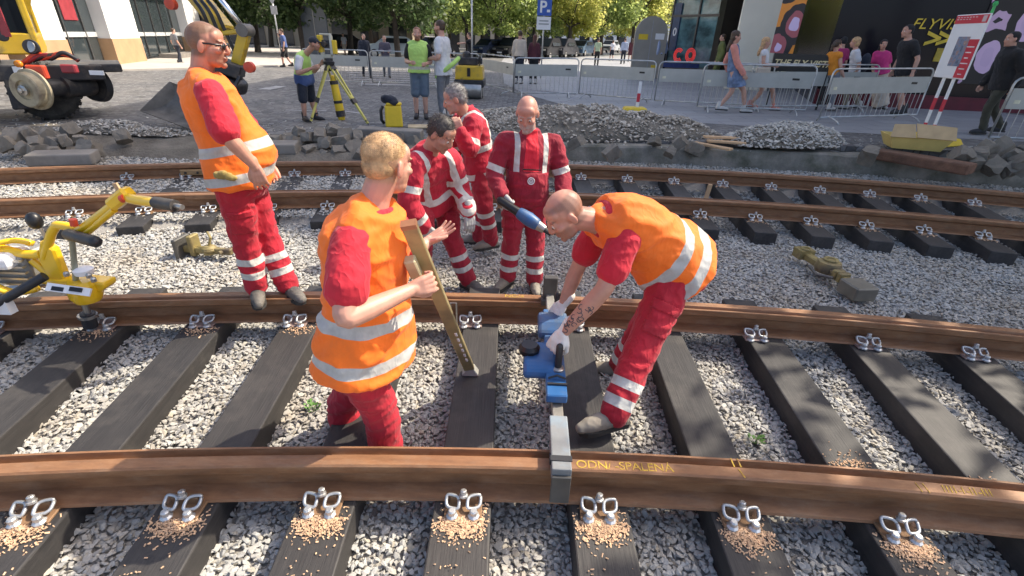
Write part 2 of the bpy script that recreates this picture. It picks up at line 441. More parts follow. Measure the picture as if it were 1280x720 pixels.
                if gv < .012: P = displace(me, P, .003*np.exp(-np.abs(vnoise(P, 24, f.seed))*6))
                bo = finish(me, P, 'boot', m, root)
                mb = MB(); W_ = [(-.088, .030), (-.07, .042), (-.02, .040), (.05, .044), (.11, .050), (.165, .042), (.198, .018)]
                out = [g(x, y, 0) for x, y in W_]+[g(x, -y, 0) for x, y in W_[::-1]]; n_ = len(out); hz = V((0, 0, .024*f.k))
                mb.add([p-hz*.15 for p in out]+[p+hz for p in out], [tuple(range(n_)), tuple(reversed(range(n_, 2*n_)))]+[(i, i+n_, (i+1) % n_+n_, (i+1) % n_) for i in range(n_)])
                mb.build('sole', MC['sole_rubber'], bo, world=True)
                if gv < .012:
                    for q in range(4): mb = MB(); mb.tube([g(.03+.022*q, -.03, .088-.008*q), g(.03+.022*q, 0, .098-.009*q), g(.03+.022*q, .03, .088-.008*q)], .0035, 5); mb.build('lace', MC['sole_rubber'], bo, world=True)
            continue
        elif kind == 'glove':
            for sd in o.get('sides', 'LR'):
                mb = MB(); f.hand(mb, sd, .0015, 1.08, .035)
                me, P = remesh(mb, .0042 if gv < .012 else .012, 2)
                P = displace(me, P, .0015*vnoise(P, 40, 2)); finish(me, P, 'glove', m, root)
            continue
        elif kind == 'hair':
            H = f.HM; n_, c_, r_ = o.get('n', 1800), V(o.get('c', (0, -.024, .04))), V(o.get('r', (.082, .100, .088)))
            for c2, r2 in [(c_, r_)]+o.get('more', []): mb.ell(Matrix.Translation(c2), r2, H, 20, 14)
            me, P = remesh(mb, .007 if gv < .012 else .014, 1)
            P = displace(me, P, o.get('disp', 1)*(.003*vnoise(P, 45, f.seed)+.0018*vnoise(P, 150, 5)))
            if n_ and gv < .012:
                N = np.empty(len(P)*3); me.vertices.foreach_get('normal', N); N = N.reshape(-1, 3)
                idx = rng.integers(0, len(P), n_); sb = MB()
                sw = np.array(H.to_3x3() @ V(o.get('sweep', (0, .3, -.25)))); L = o.get('L', .016)
                for i in idx:
                    d = N[i]*.55+sw+rng.normal(0, .14, 3); d /= np.linalg.norm(d); p = P[i]-d*.004
                    x = np.cross(d, rng.normal(0, 1, 3)); x = x/np.linalg.norm(x)*o.get('sw', .0014)
                    e = p+d*L*rng.uniform(.6, 1.3); b = len(sb.v); sb.v += [tuple(p-x), tuple(p+x), tuple(e)]; sb.f.append((b, b+1, b+2))
                m2 = sb.mesh('s'); bm = bmesh.new(); bm.from_mesh(me); bm.from_mesh(m2); bm.to_mesh(me); bm.free(); bpy.data.meshes.remove(m2)
                P = np.empty(len(me.vertices)*3); me.vertices.foreach_get('co', P); P = P.reshape(-1, 3)
            finish(me, P, 'hair', m, root); continue
        elif kind == 'cap':
            H = f.HM; mb.ell(Matrix.Translation((0, -.015, .05)), (.085, .104, .082), H, 18, 12)
            mb.ell(Matrix.Translation((0, .11, .055)) @ Matrix.Rotation(-.2, 4, 'X'), (.06, .05, .008), H, 14, 8)
            me, P = remesh(mb, .008 if gv < .012 else .014, 2); finish(me, P, 'cap', m, root); continue
        elif kind == 'glasses':
            H = f.HM
            for q in (-1, 1):
                mb.ell(Matrix.Translation((q*.034, .096, .006)), (.028, .008, .018), H, 12, 8)
                mb.bar(H @ V((q*.058, .09, .012)), H @ V((q*.081, .0, .012)), .004, .009)
            mb.bar(H @ V((-.03, .1, .012)), H @ V((.03, .1, .012)), .006, .006)
            mb.build('sunglasses', m, root, world=True, smooth=True); continue
        me, P = remesh(mb, gv, 3)
        if amp:
            P = f.wrinkle(me, P, amp, o.get('wscale', 8))
            e_ = np.empty(len(me.edges)*2, int); me.edges.foreach_get('vertices', e_); e_ = e_.reshape(-1, 2); cn = np.bincount(e_.ravel(), minlength=len(P)).astype(float)[:, None]
            for _ in range(3):
                A = np.stack([np.bincount(e_[:, 0], P[e_[:, 1], k], len(P))+np.bincount(e_[:, 1], P[e_[:, 0], k], len(P)) for k in range(3)], 1); P = P+.5*(A/np.maximum(cn, 1)-P)
            me.vertices.foreach_set('co', P.ravel()); me.update()
        B = np.full(len(P), 1.0)
        t = f.t_of(P)
        lat = (P-np.array(f.hc)) @ np.array(f.lat); fr = (P-np.array(bez(f.hc, f.ctrl, f.nk, .6))) @ np.array(f.fw)
        for bd in o.get('bands', []):
            if bd[0] == 'torso':
                d = np.full(len(P), 1.0)
                if kind == 'jacket':
                    dt = np.minimum(f.seg(P, J['shL'].lerp(J['elL'], .12), J['elL'])[1], f.seg(P, J['shR'].lerp(J['elR'], .12), J['elR'])[1])
                    dt = np.minimum(dt, np.minimum(f.seg(P, J['elL'], J['wrL'])[1], f.seg(P, J['elR'], J['wrR'])[1]))
                    ok = (dt > .082*f.k) | (np.abs(lat) < .15)
                else: ok = True
                B = np.minimum(B, np.where(ok, np.abs(t-bd[1])*f.len-bd[2]/2, 1.0))
            elif bd[0] == 'strap':
                d = np.maximum(np.abs(np.abs(lat)-bd[1])-bd[2]/2, (bd[3]-t)*f.len)
                if kind == 'jacket': d = np.maximum(d, np.where(np.abs(lat) > .15, 1.0, -1.0))
                B = np.minimum(B, d)
            elif bd[0] in ('arm', 'shin', 'forearm'):
                for sd in 'LR':
                    a, b = {'arm': ('sh', 'el'), 'forearm': ('el', 'wr'), 'shin': ('kn', 'an')}[bd[0]]
                    A, C = J[a+sd], J[b+sd]; tt, dd = f.seg(P, A, C)
                    other = 'R' if sd == 'L' else 'L'
                    near = dd < (.14 if bd[0] == 'shin' else .10)
                    if bd[0] == 'shin': near &= dd <= f.seg(P, J['kn'+other], J['an'+other])[1]+.01
                    B = np.minimum(B, np.where(near, np.abs(tt-bd[1])*(A-C).length-bd[2]/2, 1.0))
        setattr_f(me, 'band', B)
        if o.get('open'):                             # bib / shirt showing in the open front
            setattr_f(me, 'front', np.where((fr > 0), np.maximum(np.abs(lat)-o['open']*(.75+.5*(1-t)), (.46-t)*f.len), 1.0))
        finish(me, P, {'shirt': 'shirt', 'vest': 'hi_vis_vest'}.get(kind, kind), m, root)
    return root
def patch(o, f, name, m, pred, lift=.007):
    """a sewn-on piece: the faces of a garment where pred(points) holds, lifted off it"""
    me = o.data; n = len(me.vertices); P = np.empty(n*3); me.vertices.foreach_get('co', P); P = P.reshape(-1, 3); N = np.empty(n*3); me.vertices.foreach_get('normal', N); N = N.reshape(-1, 3)
    B = np.array(base_matrix(o)); W = P @ B[:3, :3].T+B[:3, 3]; ok = pred(W, N); fs = [tuple(p.vertices) for p in me.polygons if all(ok[v] for v in p.vertices)]
    if not fs: return
    ed = {}
    for q in fs:
        for a, b in zip(q, q[1:]+q[:1]): ed[(a, b)] = 1
    mp = {}; vs = []
    def vid(v, up):
        if (v, up) not in mp: mp[(v, up)] = len(vs); vs.append(tuple(P[v]+N[v]*(lift if up else -.002)))
        return mp[(v, up)]
    F = [tuple(vid(v, 1) for v in q) for q in fs]+[(vid(a, 0), vid(b, 0), vid(b, 1), vid(a, 1)) for a, b in ed if (b, a) not in ed]
    q = bpy.data.meshes.new(name); q.from_pydata(vs, [], F); q.update(); return link_mesh(name, q, m, o, True)
def skin_mat(c, hc):
    key = 'skin_%d%d%d_%d%d' % (c[0]*100, c[1]*100, c[2]*100, hc[0]*100, hc[1]*100)
    if key in MC: return MC[key]
    t = NT('skin'); co = t.coord(); f = t.noise(co, 14, 5)
    b = t.ramp(f, [(.3, tuple(x*.86 for x in c)), (.7, tuple(min(1, x*1.1) for x in c))])
    b = t.mix(t.math('MULTIPLY', t.attr('flush').outputs['Fac'], .55), b, (c[0]*1.05, c[1]*.68, c[2]*.6))
    b = t.mix(t.math('MULTIPLY', t.attr('lip').outputs['Fac'], .6), b, (c[0]*.8, c[1]*.45, c[2]*.45))
    sp = t.ramp(t.noise(co, 420, 2), [(.3, (.7,)*3), (.65, (1,)*3)])
    b = t.mix(t.math('MULTIPLY', t.math('MULTIPLY', t.attr('hairy').outputs['Fac'], 1.0), sp), b, hc)
    t.set(Base_Color=b, Roughness=.5); t.b.inputs['Subsurface Weight'].default_value = .12
    t.b.inputs['Subsurface Radius'].default_value = (.012, .005, .003)
    t.bump(t.noise(co, 160, 3), .12, .002); MC[key] = t.m; return t.m
def fabric(name, c, stripe=None, var=.16, dirt=None, front=None, rough=.85, wrk=.35):
    if name in MC: return MC[name]
    t = NT(name); co = t.coord(); f = t.noise(co, 7, 5)
    b = t.ramp(f, [(.3, tuple(x*(1-var) for x in c)), (.7, tuple(min(1, x*(1+var)) for x in c))])
    if dirt: b = t.mix(t.ramp(t.noise(co, 4.5, 6, .7), [(.5, (0, 0, 0)), (.75, (.75,)*3)]), b, dirt)
    if front:
        k = t.math('LESS_THAN', t.attr('front').outputs['Fac'], 0.0); b = t.mix(k, b, front)
    r = rough
    if stripe:
        k = t.math('LESS_THAN', t.attr('band').outputs['Fac'], 0.0)
        sv = t.ramp(t.noise(co, 22, 4), [(.3, tuple(x*.78 for x in stripe)), (.7, stripe)])
        b = t.mix(k, b, sv)
    t.set(Base_Color=b, Roughness=r); t.b.inputs['Sheen Weight'].default_value = .1
    q = t.noise(t.coord('Object', (1, 1, .5)), 16, 2, .45)
    rd = t.math('POWER', t.math('SUBTRACT', 1.0, t.math('ABSOLUTE', t.math('SUBTRACT', t.math('MULTIPLY', q, 2.0), 1.0))), 5.0)
    h = t.math('ADD', t.math('ADD', rd, t.math('MULTIPLY', t.noise(co, 45, 3), .35)), t.math('MULTIPLY', t.noise(co, 500, 2), .05))
    t.bump(h, wrk*1.1, .010); MC[name] = t.m; return t.m
mat('sole_rubber', (.035, .033, .03), .8, var=.3)
mat('eye_white', (.6, .55, .5), .3, var=.05, bump=0); mat('eye_dark', (.03, .02, .015), .2, var=.05, bump=0)
REFL = (.62, .61, .56)
# ---------------------------------------------------------------- the track crew
RED = (.50, .010, .024); CRIM = (.36, .010, .028); ORG = (1.0, .175, .008)
m_tee = fabric('red_cotton', (.52, .012, .03))
m_trs = fabric('red_workwear', (.44, .010, .026), REFL, dirt=(.30, .02, .03))
m_trs2 = fabric('crimson_workwear', (.34, .010, .028), REFL, dirt=(.2, .02, .03))
m_jkt = fabric('crimson_jacket', (.27, .008, .025), REFL, front=(.66, .016, .035), dirt=(.24, .02, .03))
m_jkt2 = fabric('crimson_jacket_closed', (.42, .009, .03), REFL)
m_vst = fabric('orange_hi_vis', ORG, (.50, .49, .46), var=.08, dirt=(.72, .15, .02), rough=.75, wrk=.16)
m_boot = mat('work_boot_leather', (.07, .065, .06), .75, dirt=(.22, .2, .17), dirt_amt=.8)
m_boot2 = mat('suede_boot', (.22, .19, .15), .85, dirt=(.3, .28, .24), dirt_amt=.7)
m_glv = fabric('white_glove', (.80, .78, .73), dirt=(.55, .5, .43), var=.06)
m_glv2 = fabric('grey_glove', (.42, .42, .40), dirt=(.2, .2, .2), var=.15)
m_blond = mat('blond_hair', (.50, .31, .155), .55, var=.45, scale=30); m_ghair = mat('grey_hair', (.22, .21, .20), .55, var=.5, scale=40)
m_dkhair = mat('dark_hair', (.045, .038, .035), .5, var=.4, scale=40); m_black = mat('black_plastic', (.012, .012, .013), .35, var=.2)
def JJ(**k): return {a: (aty(*b) if isinstance(b, tuple) and len(b) == 3 else b) for a, b in k.items()}
BT = [('torso', .40, .055), ('torso', .10, .055)]
BS = [('shin', .42, .05), ('shin', .68, .05)]
def p1():
    global F1, R1
    J = JJ(head=(259, 56, 3.0), neck=(247, 94, 3.0), shR=(263, 116, 2.80), shL=(258, 112, 3.2), elR=(284, 170, 2.70), wrR=(318, 207, 2.76), elL=(315, 165, 3.3), wrL=(335, 205, 3.2),
           hipR=(291, 226, 2.90), hipL=(308, 226, 3.10), knR=(306, 300, 2.95), knL=(333, 296, 3.10), anR=(321, 360, 2.96), anL=(360, 358, 3.05))
    J.update(hf=V((.94, .22, -.12)), hu=V((.05, 0, 1)), toeR=V((.45, -.9, 0)), toeL=V((.75, -.6, 0)), hdR=V((.12, .02, -1)), hnR=V((.25, -1, 0)), curlR=.35, thumbR=.2, sprR=.15)
    f = Fig(J, .98, 1.06, belly=.10, curve=-.03, vox=.0042, gvox=.0085, seed=11)
    F1 = f; R1 = make_person('man in orange hi-vis vest and sunglasses standing on the middle rail with both arms down', f, [
        ('shirt', m_tee, dict(sleeve=.86, loose=.022)), ('vest', m_vst, dict(t0=-.04, flare=.01, off=.004, bands=[('torso', .34, .058), ('torso', .07, .055)], wr=.009, wscale=5)),
        ('trousers', m_trs, dict(bands=[('shin', .38, .05), ('shin', .66, .05)], wr=.007)), ('boot', m_boot, {}), ('glasses', m_black, {}),
        ], (.52, .26, .18), dict(stubble=1.0, line=.045, bald=.125, sides=1, beard=.6, col=(.15, .085, .05)))
def p2():
    global F2, R2
    J = JJ(head=(485, 206, 1.92), neck=(461, 256, 1.87), shR=(438, 300, 1.70), shL=(492, 282, 2.02), elR=(430, 400, 1.50), wrR=(514, 362, 1.74), elL=(508, 330, 2.18), wrL=(534, 302, 2.36),
           hipR=(436, 430, 1.74), hipL=(478, 423, 1.92), knR=(478, 520, 1.80), knL=(428, 505, 2.02), anR=(488, 600, 1.80), anL=(440, 575, 1.95))
    J.update(hf=V((.55, .82, -.16)), hu=V((0, 0, 1)), toeR=V((.3, .9, 0)), toeL=V((-.2, .9, 0)),
             hdR=V((.85, .5, .12)), hnR=V((.35, -.85, .25)), curlR=.85, thumbR=.6, sprR=.15, hdL=V((.8, .35, .45)), hnL=V((-.2, .1, -1)), curlL=.12, thumbL=-.3, sprL=.25)
    f = Fig(J, 1.0, 1.0, curve=.0, vox=.0042, gvox=.0085, seed=23)
    F2 = f; R2 = make_person('blond man in orange hi-vis vest holding a wooden-coloured gauge rod, seen from behind', f, [
        ('shirt', m_tee, dict(sleeve=.62, loose=.03)), ('vest', m_vst, dict(t0=-.17, off=.004, flare=.03, bands=[('torso', .24, .055), ('torso', -.04, .055)], wr=.011, wscale=5)),
        ('trousers', m_trs, dict(wr=.007)), ('boot', m_boot, {}),
        ('hair', m_blond, dict(n=16000, L=.009, c=(0, -.021, .046), r=(.0775, .0975, .0800), disp=.3, sw=.0009, more=[((0, -.043, .0), (.0685, .0685, .066))], sweep=(.1, .25, -.30))),
        ], (.56, .29, .21), dict(stubble=.75, sides=1, beard=.3, col=(.40, .24, .12), line=.05))
def p3():
    global F3, R3
    J = JJ(head=(706, 268, 2.30), neck=(748, 272, 2.36), shL=(783, 296, 2.20), shR=(748, 284, 2.54), elL=(755, 362, 2.10), wrL=(704, 416, 2.13), elR=(722, 335, 2.58), wrR=(704, 380, 2.58),
           hipL=(846, 338, 2.32), hipR=(862, 326, 2.52), knL=(800, 440, 2.12), anL=(768, 518, 1.94), knR=(806, 405, 2.62), anR=(775, 458, 2.68))
    J.update(hf=V((-.72, -.22, -.66)), hu=V((-.55, -.1, .8)), toeL=V((-.95, -.35, 0)), toeR=V((-.95, .1, 0)),
             hdL=V((-.42, -.1, -.9)), hnL=V((-.55, -.8, .2)), curlL=.75, thumbL=.5, hdR=V((-.5, .1, -.85)), hnR=V((-.7, -.6, .3)), curlR=.75, thumbR=.5)
    f = Fig(J, 1.02, 1.06, belly=.07, curve=.08, vox=.0055, gvox=.0085, seed=37)
    F3 = f; r = R3 = make_person('bald man in orange hi-vis vest bent over the blue device with white gloves', f, [
        ('shirt', m_tee, dict(sleeve=.62, loose=.02)), ('vest', m_vst, dict(t0=-.04, off=.006, flare=.02, bands=[('torso', .29, .062), ('torso', .07, .062)], wr=.010, wscale=5)),
        ('trousers', m_trs, dict(bands=[('shin', .52, .05), ('shin', .80, .055)], wr=.007)), ('boot', m_boot2, dict(h=.62)), ('glove', m_glv, {}),
        ], (.54, .28, .20), dict(stubble=.7, line=.04, bald=.08, sides=1, beard=.55, col=(.13, .08, .055)))
    # forearm tattoo: dark scrolls lying on the skin
    a, b = J['elL'], J['wrL']; ax = (b-a).normalized(); n0 = V((-.25, -.9, .35)); n0 = (n0-ax*n0.dot(ax)).normalized(); sd = ax.cross(n0)
    mb = MB(); rr = random.Random(4)
    for i in range(15):
        t = .30+.042*i; ph = rr.uniform(-.75, .75); pts = []; c = a.lerp(b, t); rad = (.0455-.013*max(0, t-.3)/.7)
        k0 = rr.uniform(0, 6)
        for j in range(9):
            th = k0+j*.6; p2_ = ph+.016*math.cos(th)/rad*(1-j/14); q = c+ax*.017*math.sin(th)*(1-j/14)
            pts.append(q+(n0*math.cos(p2_)+sd*math.sin(p2_))*rad)
        mb.tube(pts, .0021, 5)
    mb.build('tattoo', mat('tattoo_ink', (.10, .09, .10), .6, bump=0), r, world=True)
def p4():
    global F4, R4
    J = JJ(head=(552, 168, 3.48), neck=(533, 190, 3.56), shR=(518, 205, 3.38), shL=(563, 198, 3.70), elR=(510, 256, 3.30), wrR=(530, 284, 3.36), elL=(577, 240, 3.75), wrL=(586, 265, 3.58),
           hipR=(528, 253, 3.70), hipL=(556, 250, 3.90), knR=(528, 300, 3.52), knL=(564, 296, 3.74), anR=(530, 348, 3.68), anL=(585, 350, 3.75))
    J.update(hf=V((.72, -.35, -.55)), hu=V((.3, -.1, .9)), toeR=V((.5, -.8, 0)), toeL=V((.7, -.6, 0)), hdL=V((.1, -.2, -1)), hnL=V((.5, -.8, 0)), curlL=.3, hdR=V((.6, .2, -.7)), hnR=V((0, -1, .2)), curlR=.5)
    f = Fig(J, .98, 1.05, curve=.07, vox=.007, gvox=.010, seed=41)
    F4 = f; R4 = make_person('dark-haired man in crimson workwear stooping behind the blond man', f, [
        ('jacket', m_jkt2, dict(t0=-.1, bands=[('torso', .25, .05), ('strap', .115, .045, .3), ('arm', .62, .05), ('forearm', .62, .05)], wr=.007)),
        ('trousers', m_trs2, dict(bands=BS, wr=.007)), ('boot', m_boot, {}), ('glove', m_glv2, dict(sides='LR')),
        ('hair', m_dkhair, dict(n=2500, L=.02, sweep=(0, .2, -.3), r=(.083, .104, .09), more=[((0, -.05, -.005), (.074, .062, .06))])),
        ], (.50, .27, .19), dict(stubble=.75, beard=.3, col=(.05, .04, .04), line=.05))
def p5():
    global F5, R5
    J = JJ(head=(568, 124, 4.52), neck=(583, 141, 4.62), shL=(592, 154, 4.45), shR=(577, 148, 4.82), elL=(588, 190, 4.32), wrL=(575, 165, 4.25), elR=(570, 190, 4.8), wrR=(565, 165, 4.6),
           hipL=(600, 213, 4.55), hipR=(602, 210, 4.76), knL=(606, 260, 4.48), anL=(614, 301, 4.58), knR=(604, 258, 4.78), anR=(598, 296, 4.85))
    J.update(hf=V((-.9, -.2, -.35)), hu=V((-.2, 0, 1)), toeL=V((-.8, -.5, 0)), toeR=V((-.9, 0, 0)), hdL=V((-.3, 0, .9)), curlL=.6, curlR=.6)
    f = Fig(J, .97, 1.05, curve=.04, vox=.008, gvox=.011, seed=53)
    F5 = f; R5 = make_person('grey-haired man in red jacket with reflective bands standing furthest back in the crew', f, [
        ('jacket', m_jkt2, dict(t0=-.16, bands=[('torso', .42, .055), ('torso', -.02, .055), ('strap', .11, .04, .42), ('arm', .7, .05)], wr=.008)),
        ('trousers', m_trs2, dict(bands=[('shin', .12, .05), ('shin', .45, .05)], wr=.008)), ('boot', m_boot2, {}),
        ('hair', m_ghair, dict(n=2200, L=.022, sweep=(0, -.2, -.3), r=(.083, .104, .09), more=[((0, -.05, -.01), (.076, .065, .062))])),
        ], (.50, .28, .20), dict(stubble=.5, beard=.4, col=(.2, .19, .18), line=.06))
def p6():
    global F6, R6
    J = JJ(head=(659, 142, 3.86), neck=(663, 169, 3.96), shR=(632, 177, 3.92), shL=(692, 179, 4.0), elR=(617, 217, 3.86), wrR=(627, 244, 3.68), elL=(703, 220, 3.96), wrL=(706, 252, 3.78),
           hipR=(645, 243, 3.92), hipL=(669, 245, 3.94), knR=(640, 297, 3.84), knL=(669, 300, 3.88), anR=(634, 347, 3.86), anL=(668, 351, 3.86))
    J.update(hf=V((-.14, -.84, -.50)), hu=V((0, -.1, 1)), toeR=V((-.5, -.85, 0)), toeL=V((.1, -1, 0)), hdR=V((.5, -.5, -.5)), hnR=V((-.6, -.5, .5)), curlR=.9, hdL=V((-.1, -.5, -.9)), curlL=.5)
    f = Fig(J, .94, .97, headk=1.1, belly=.04, vox=.0062, gvox=.009, seed=67)
    F6 = f; r = R6 = make_person('bald man with grey stubble in crimson dungarees and open jacket carrying the angle grinder', f, [
        ('shirt', m_tee, {}),
        ('jacket', m_jkt, dict(t0=.0, open=.062, bands=[('strap', .115, .042, .33), ('arm', .82, .05)], wr=.007)),
        ('trousers', m_trs2, dict(t1=.45, off=.012, bands=[('shin', .40, .05), ('shin', .70, .05)], wr=.007)), ('boot', m_boot2, {}), ('glove', m_glv2, dict(sides='LR')),
        ('hair', m_ghair, dict(n=1500, L=.014, c=(0, -.028, -.004), r=(.086, .084, .052))),
        ], (.52, .27, .20), dict(stubble=.4, beard=1.1, col=(.40, .37, .34), line=.05, bald=.06))
    # bib of the dungarees with its badge, and the dark hem of the bib pocket
    c = aty(656, 238, 3.72); fy = V((0, -1, .12)).normalized()
    mb = MB(); c = bez(f.hc, f.ctrl, f.nk, .32)+f.fw*.176; M = frame(c, -f.lat, f.up, f.fw)
    mb.torus((0, 0, 0), .026, .0045, M, 20, 6); mb.torus((0, 0, 0), .014, .004, M, 14, 6); mb.box((0, 0, 0), (.02, .006, .006), M); mb.build('badge', mat('badge_white', (.7, .68, .66), .6, bump=0), r, world=True)
    mb = MB(); c = bez(f.hc, f.ctrl, f.nk, .50)+f.fw*.170; M = frame(c, -f.lat, f.up, f.fw); mb.box((0, 0, 0), (.15, .010, .006), M)
    mb.build('bib_hem', fabric('dark_hem', (.03, .008, .01)), r, world=True)
for f_ in (p1, p2, p3, p4, p5, p6): f_()
def thigh_pocket(f, root, side, lat, m, t0=.42, t1=.78):
    a, b = np.array(f.J['hip'+side]), np.array(f.J['kn'+side]); ax = (b-a)/np.linalg.norm(b-a); l = np.array(lat); l = l-ax*(l @ ax); l /= np.linalg.norm(l); fwd = np.cross(ax, l)
    for o in root.children:
        if o.name.startswith('trousers'):
            def pred(W, N):
                d = W-a; t = d @ ax/np.linalg.norm(b-a); return (t > t0) & (t < t1) & (d @ l > .04) & (np.abs(d @ fwd) < .068)
            patch(o, f, 'pocket', m, pred)
            def flap(W, N):
                d = W-a; t = d @ ax/np.linalg.norm(b-a); return (t > t0-.03) & (t < t0+.09) & (d @ l > .04) & (np.abs(d @ fwd) < .074)
            patch(o, f, 'pocket_flap', m, flap, .012)
thigh_pocket(F1, R1, 'R', (.5, -.85, 0), m_trs); thigh_pocket(F3, R3, 'L', (-.1, -1, .1), m_trs); thigh_pocket(F6, R6, 'R', (-.7, -.7, 0), m_trs2); thigh_pocket(F4, R4, 'L', (.5, -.8, 0), m_trs2)
mb = MB(); c = aty(280, 219, 2.79)
for dx, dz, r in ((-.03, .0, .03), (.0, .005, .034), (.035, -.005, .03), (.06, -.012, .022)): mb.ell(c+V((dx, -.01, dz)), (r, .025, r*.8))
me, P = remesh(mb, .007, 2); P = displace(me, P, .006*vnoise(P, 40, 2)); o = link_mesh('work_glove', me, fabric('yellowish_glove', (.34, .25, .07), dirt=(.15, .1, .04)), None, True); tag(o, 'crumpled yellowish work glove tucked into the waistband of the man in sunglasses', 'glove')
# ---------------------------------------------------------------- ground, street, track
RY = {1: (1.629, .243, 21.5), 2: (3.138, .230, 21.5), 3: (5.86, .95, 21.5), 4: (7.40, 1.15, 22.5)}   # far edge of each rail head at z = 0
def rail_y(k, x): y0, x0, r = RY[k]; return y0-(x-x0)**2/(2*r)
def rail_slope(k, x): y0, x0, r = RY[k]; return -(x-x0)/r
ZS = -.185                                           # top of the sleepers
def m_ballast():
    t = NT('ballast_stone'); a = t.attr('tone').outputs['Fac']; co = t.coord()
    c = t.ramp(a, [(0, (.30, .295, .28)), (.25, (.36, .355, .335)), (.6, (.405, .40, .38)), (.85, (.455, .445, .415)), (1, (.40, .36, .29))])
    c = t.mix(t.math('MULTIPLY', t.ramp(t.noise(t.coord('Object'), 1.3, 5, .7), [(.45, (0,)*3), (.72, (1,)*3)]), .6), c, (.34, .275, .195))
    t.set(Base_Color=c, Roughness=.9); t.bump(t.noise(co, 220, 3), .4, .004); return t.m
MBAL = m_ballast()
def m_ground():
    t = NT('dirt_bed'); co = t.coord(); f = t.noise(co, 9, 8, .7); g = t.noise(co, 90, 4)
    t.set(Base_Color=t.mix(g, t.ramp(f, [(.35, (.17, .16, .145)), (.65, (.27, .25, .22))]), (.36, .34, .31)), Roughness=.95); t.bump(g, .6, .02); return t.m
mb = MB(); mb.box((0, 200, -1.05), (1600, 1600, 1.0)); mb.build('ground', m_ground()); bpy.data.objects['ground']['kind'] = 'structure'
# ballast height between and beside the tracks
def hb(x, y):
    y1, y2, y3, y4 = (rail_y(k, x) for k in (1, 2, 3, 4))
    n = .018*noise.noise(V((x*1.7, y*1.7, 0)))+.012*noise.noise(V((x*4, y*4, 3)))
    left = min(max((-.2-x)/2.2, 0), 1)
    if y < y2+.15: z = -.335+.03*left
    elif y < y3-.4:
        z = -.325+.05*left
    elif y < y4+.25: z = -.36+.165*min(max((.6-x)/1.6, 0), 1)
    else: z = -.24+.05*left
    return z+n
XS = np.linspace(-9, 9.5, 90); YS = np.linspace(.3, 8.9, 60)
mb = MB(); nx = len(XS)
mb.v = [(x, y, hb(x, y)-.018) for y in YS for x in XS]
mb.f = [(j*nx+i, j*nx+i+1, (j+1)*nx+i+1, (j+1)*nx+i) for j in range(len(YS)-1) for i in range(nx-1)]
mb.build('ballast_bed', m_ground(), smooth=True)['kind'] = 'structure'
# ---- rails: grooved section swept along the curve
def m_rust():
    t = NT('rusty_rail'); co = t.coord('Object', (1.1, 5, 5)); f = t.noise(co, 5, 7, .65); g = t.noise(t.coord(), 70, 4)
    c = t.ramp(f, [(.25, (.16, .080, .042)), (.5, (.26, .13, .062)), (.75, (.37, .20, .10))])
    c = t.mix(t.math('MULTIPLY', t.ramp(t.noise(t.coord('Object', (2, 5, 5)), 3, 6, .7), [(.5, (0,)*3), (.8, (1,)*3)]), .5), c, (.36, .27, .19))
    c = t.mix(t.math('MULTIPLY', g, .35), c, (.17, .07, .03))
    t.set(Base_Color=c, Roughness=.55, Metallic=.15); t.bump(g, .2, .003); return t.m
MRUST = m_rust()
def rail_profile(inner):       # cross-section (offset from far edge towards the viewer is negative), z from -.18 to 0
    p = [(0, -.006), (0, -.045), (-.022, -.062), (-.060, -.070), (-.060, -.150), (.016, -.168), (.022, -.180), (-.152, -.180), (-.146, -.168), (-.074, -.150), (-.074, -.070), (-.112, -.050), (-.118, -.036), (-.118, -.008), (-.110, 0)]
    groove = [(-.056, -.001), (-.050, -.014), (-.046, -.030), (-.024, -.032), (-.016, -.014), (-.014, -.002), (-.003, -.002)]
    p = p+groove
    if not inner: p = [(-.118-x, z) for x, z in p][::-1]
    return p
def make_rail(k, x0, x1, label, inner=True, dz=0):
    prof = rail_profile(inner); mb = MB(); rs = []
    for x in np.linspace(x0, x1, 60):
        s = rail_slope(k, x); nn = V((-s, 1, 0)).normalized(); o = V((x, rail_y(k, x), dz))
        rs.append([o+nn*a+V((0, 0, z)) for a, z in prof])
    mb.rings(rs, True)
    o = mb.build('rail', MRUST, smooth='angle'); tag(o, label, 'rail', 'rails of the two tracks'); return o
rail1 = make_rail(1, -5.5, 6.5, 'rusty brown rail nearest the viewer with yellow chalk writing on its head', True)
rail2 = make_rail(2, -8, 8.5, 'rusty rail the man in sunglasses stands on, second from the viewer', False)
rail3 = make_rail(3, -11, 11.5, 'rusty rail with a stepped joint, third from the viewer', True)
rail4 = make_rail(4, -12, 13, 'rusty rail furthest back beside the concrete trench edge', False)
chalk = mat('yellow_chalk', (.60, .40, .05), .9, bump=0, var=.4, scale=40, dirt=(.24, .12, .055), dirt_amt=1.0)
def on_rail(k, x, dy): s = rail_slope(k, x); return frame((x, rail_y(k, x)+dy, .0008), V((1, s, 0)).normalized(), V((-s, 1, 0)).normalized(), V((0, 0, 1)))
text('chalk_writing', 'ODN/ -SPALENÁ', chalk, rail1, on_rail(1, .53, -.087), .062, .0006, spacing=.95)
text('chalk_writing', '| |    ////-/-//-///', chalk, rail1, on_rail(1, 1.95, -.087), .055, .0006)
mb = MB()
for xx in (1.03, 1.06):
    mb.box((0, -.03, .0006), (.006, .05, .0012), on_rail(1, xx, 0)); 
mb.box((0, -.09, .0006), (.006, .05, .0012), on_rail(1, 1.05, 0), rz=.25)
mb.build('chalk_mark', chalk, rail1)
text('chalk_writing', 'NO/4', chalk, rail2, on_rail(2, .02, -.04), .06, .0006)
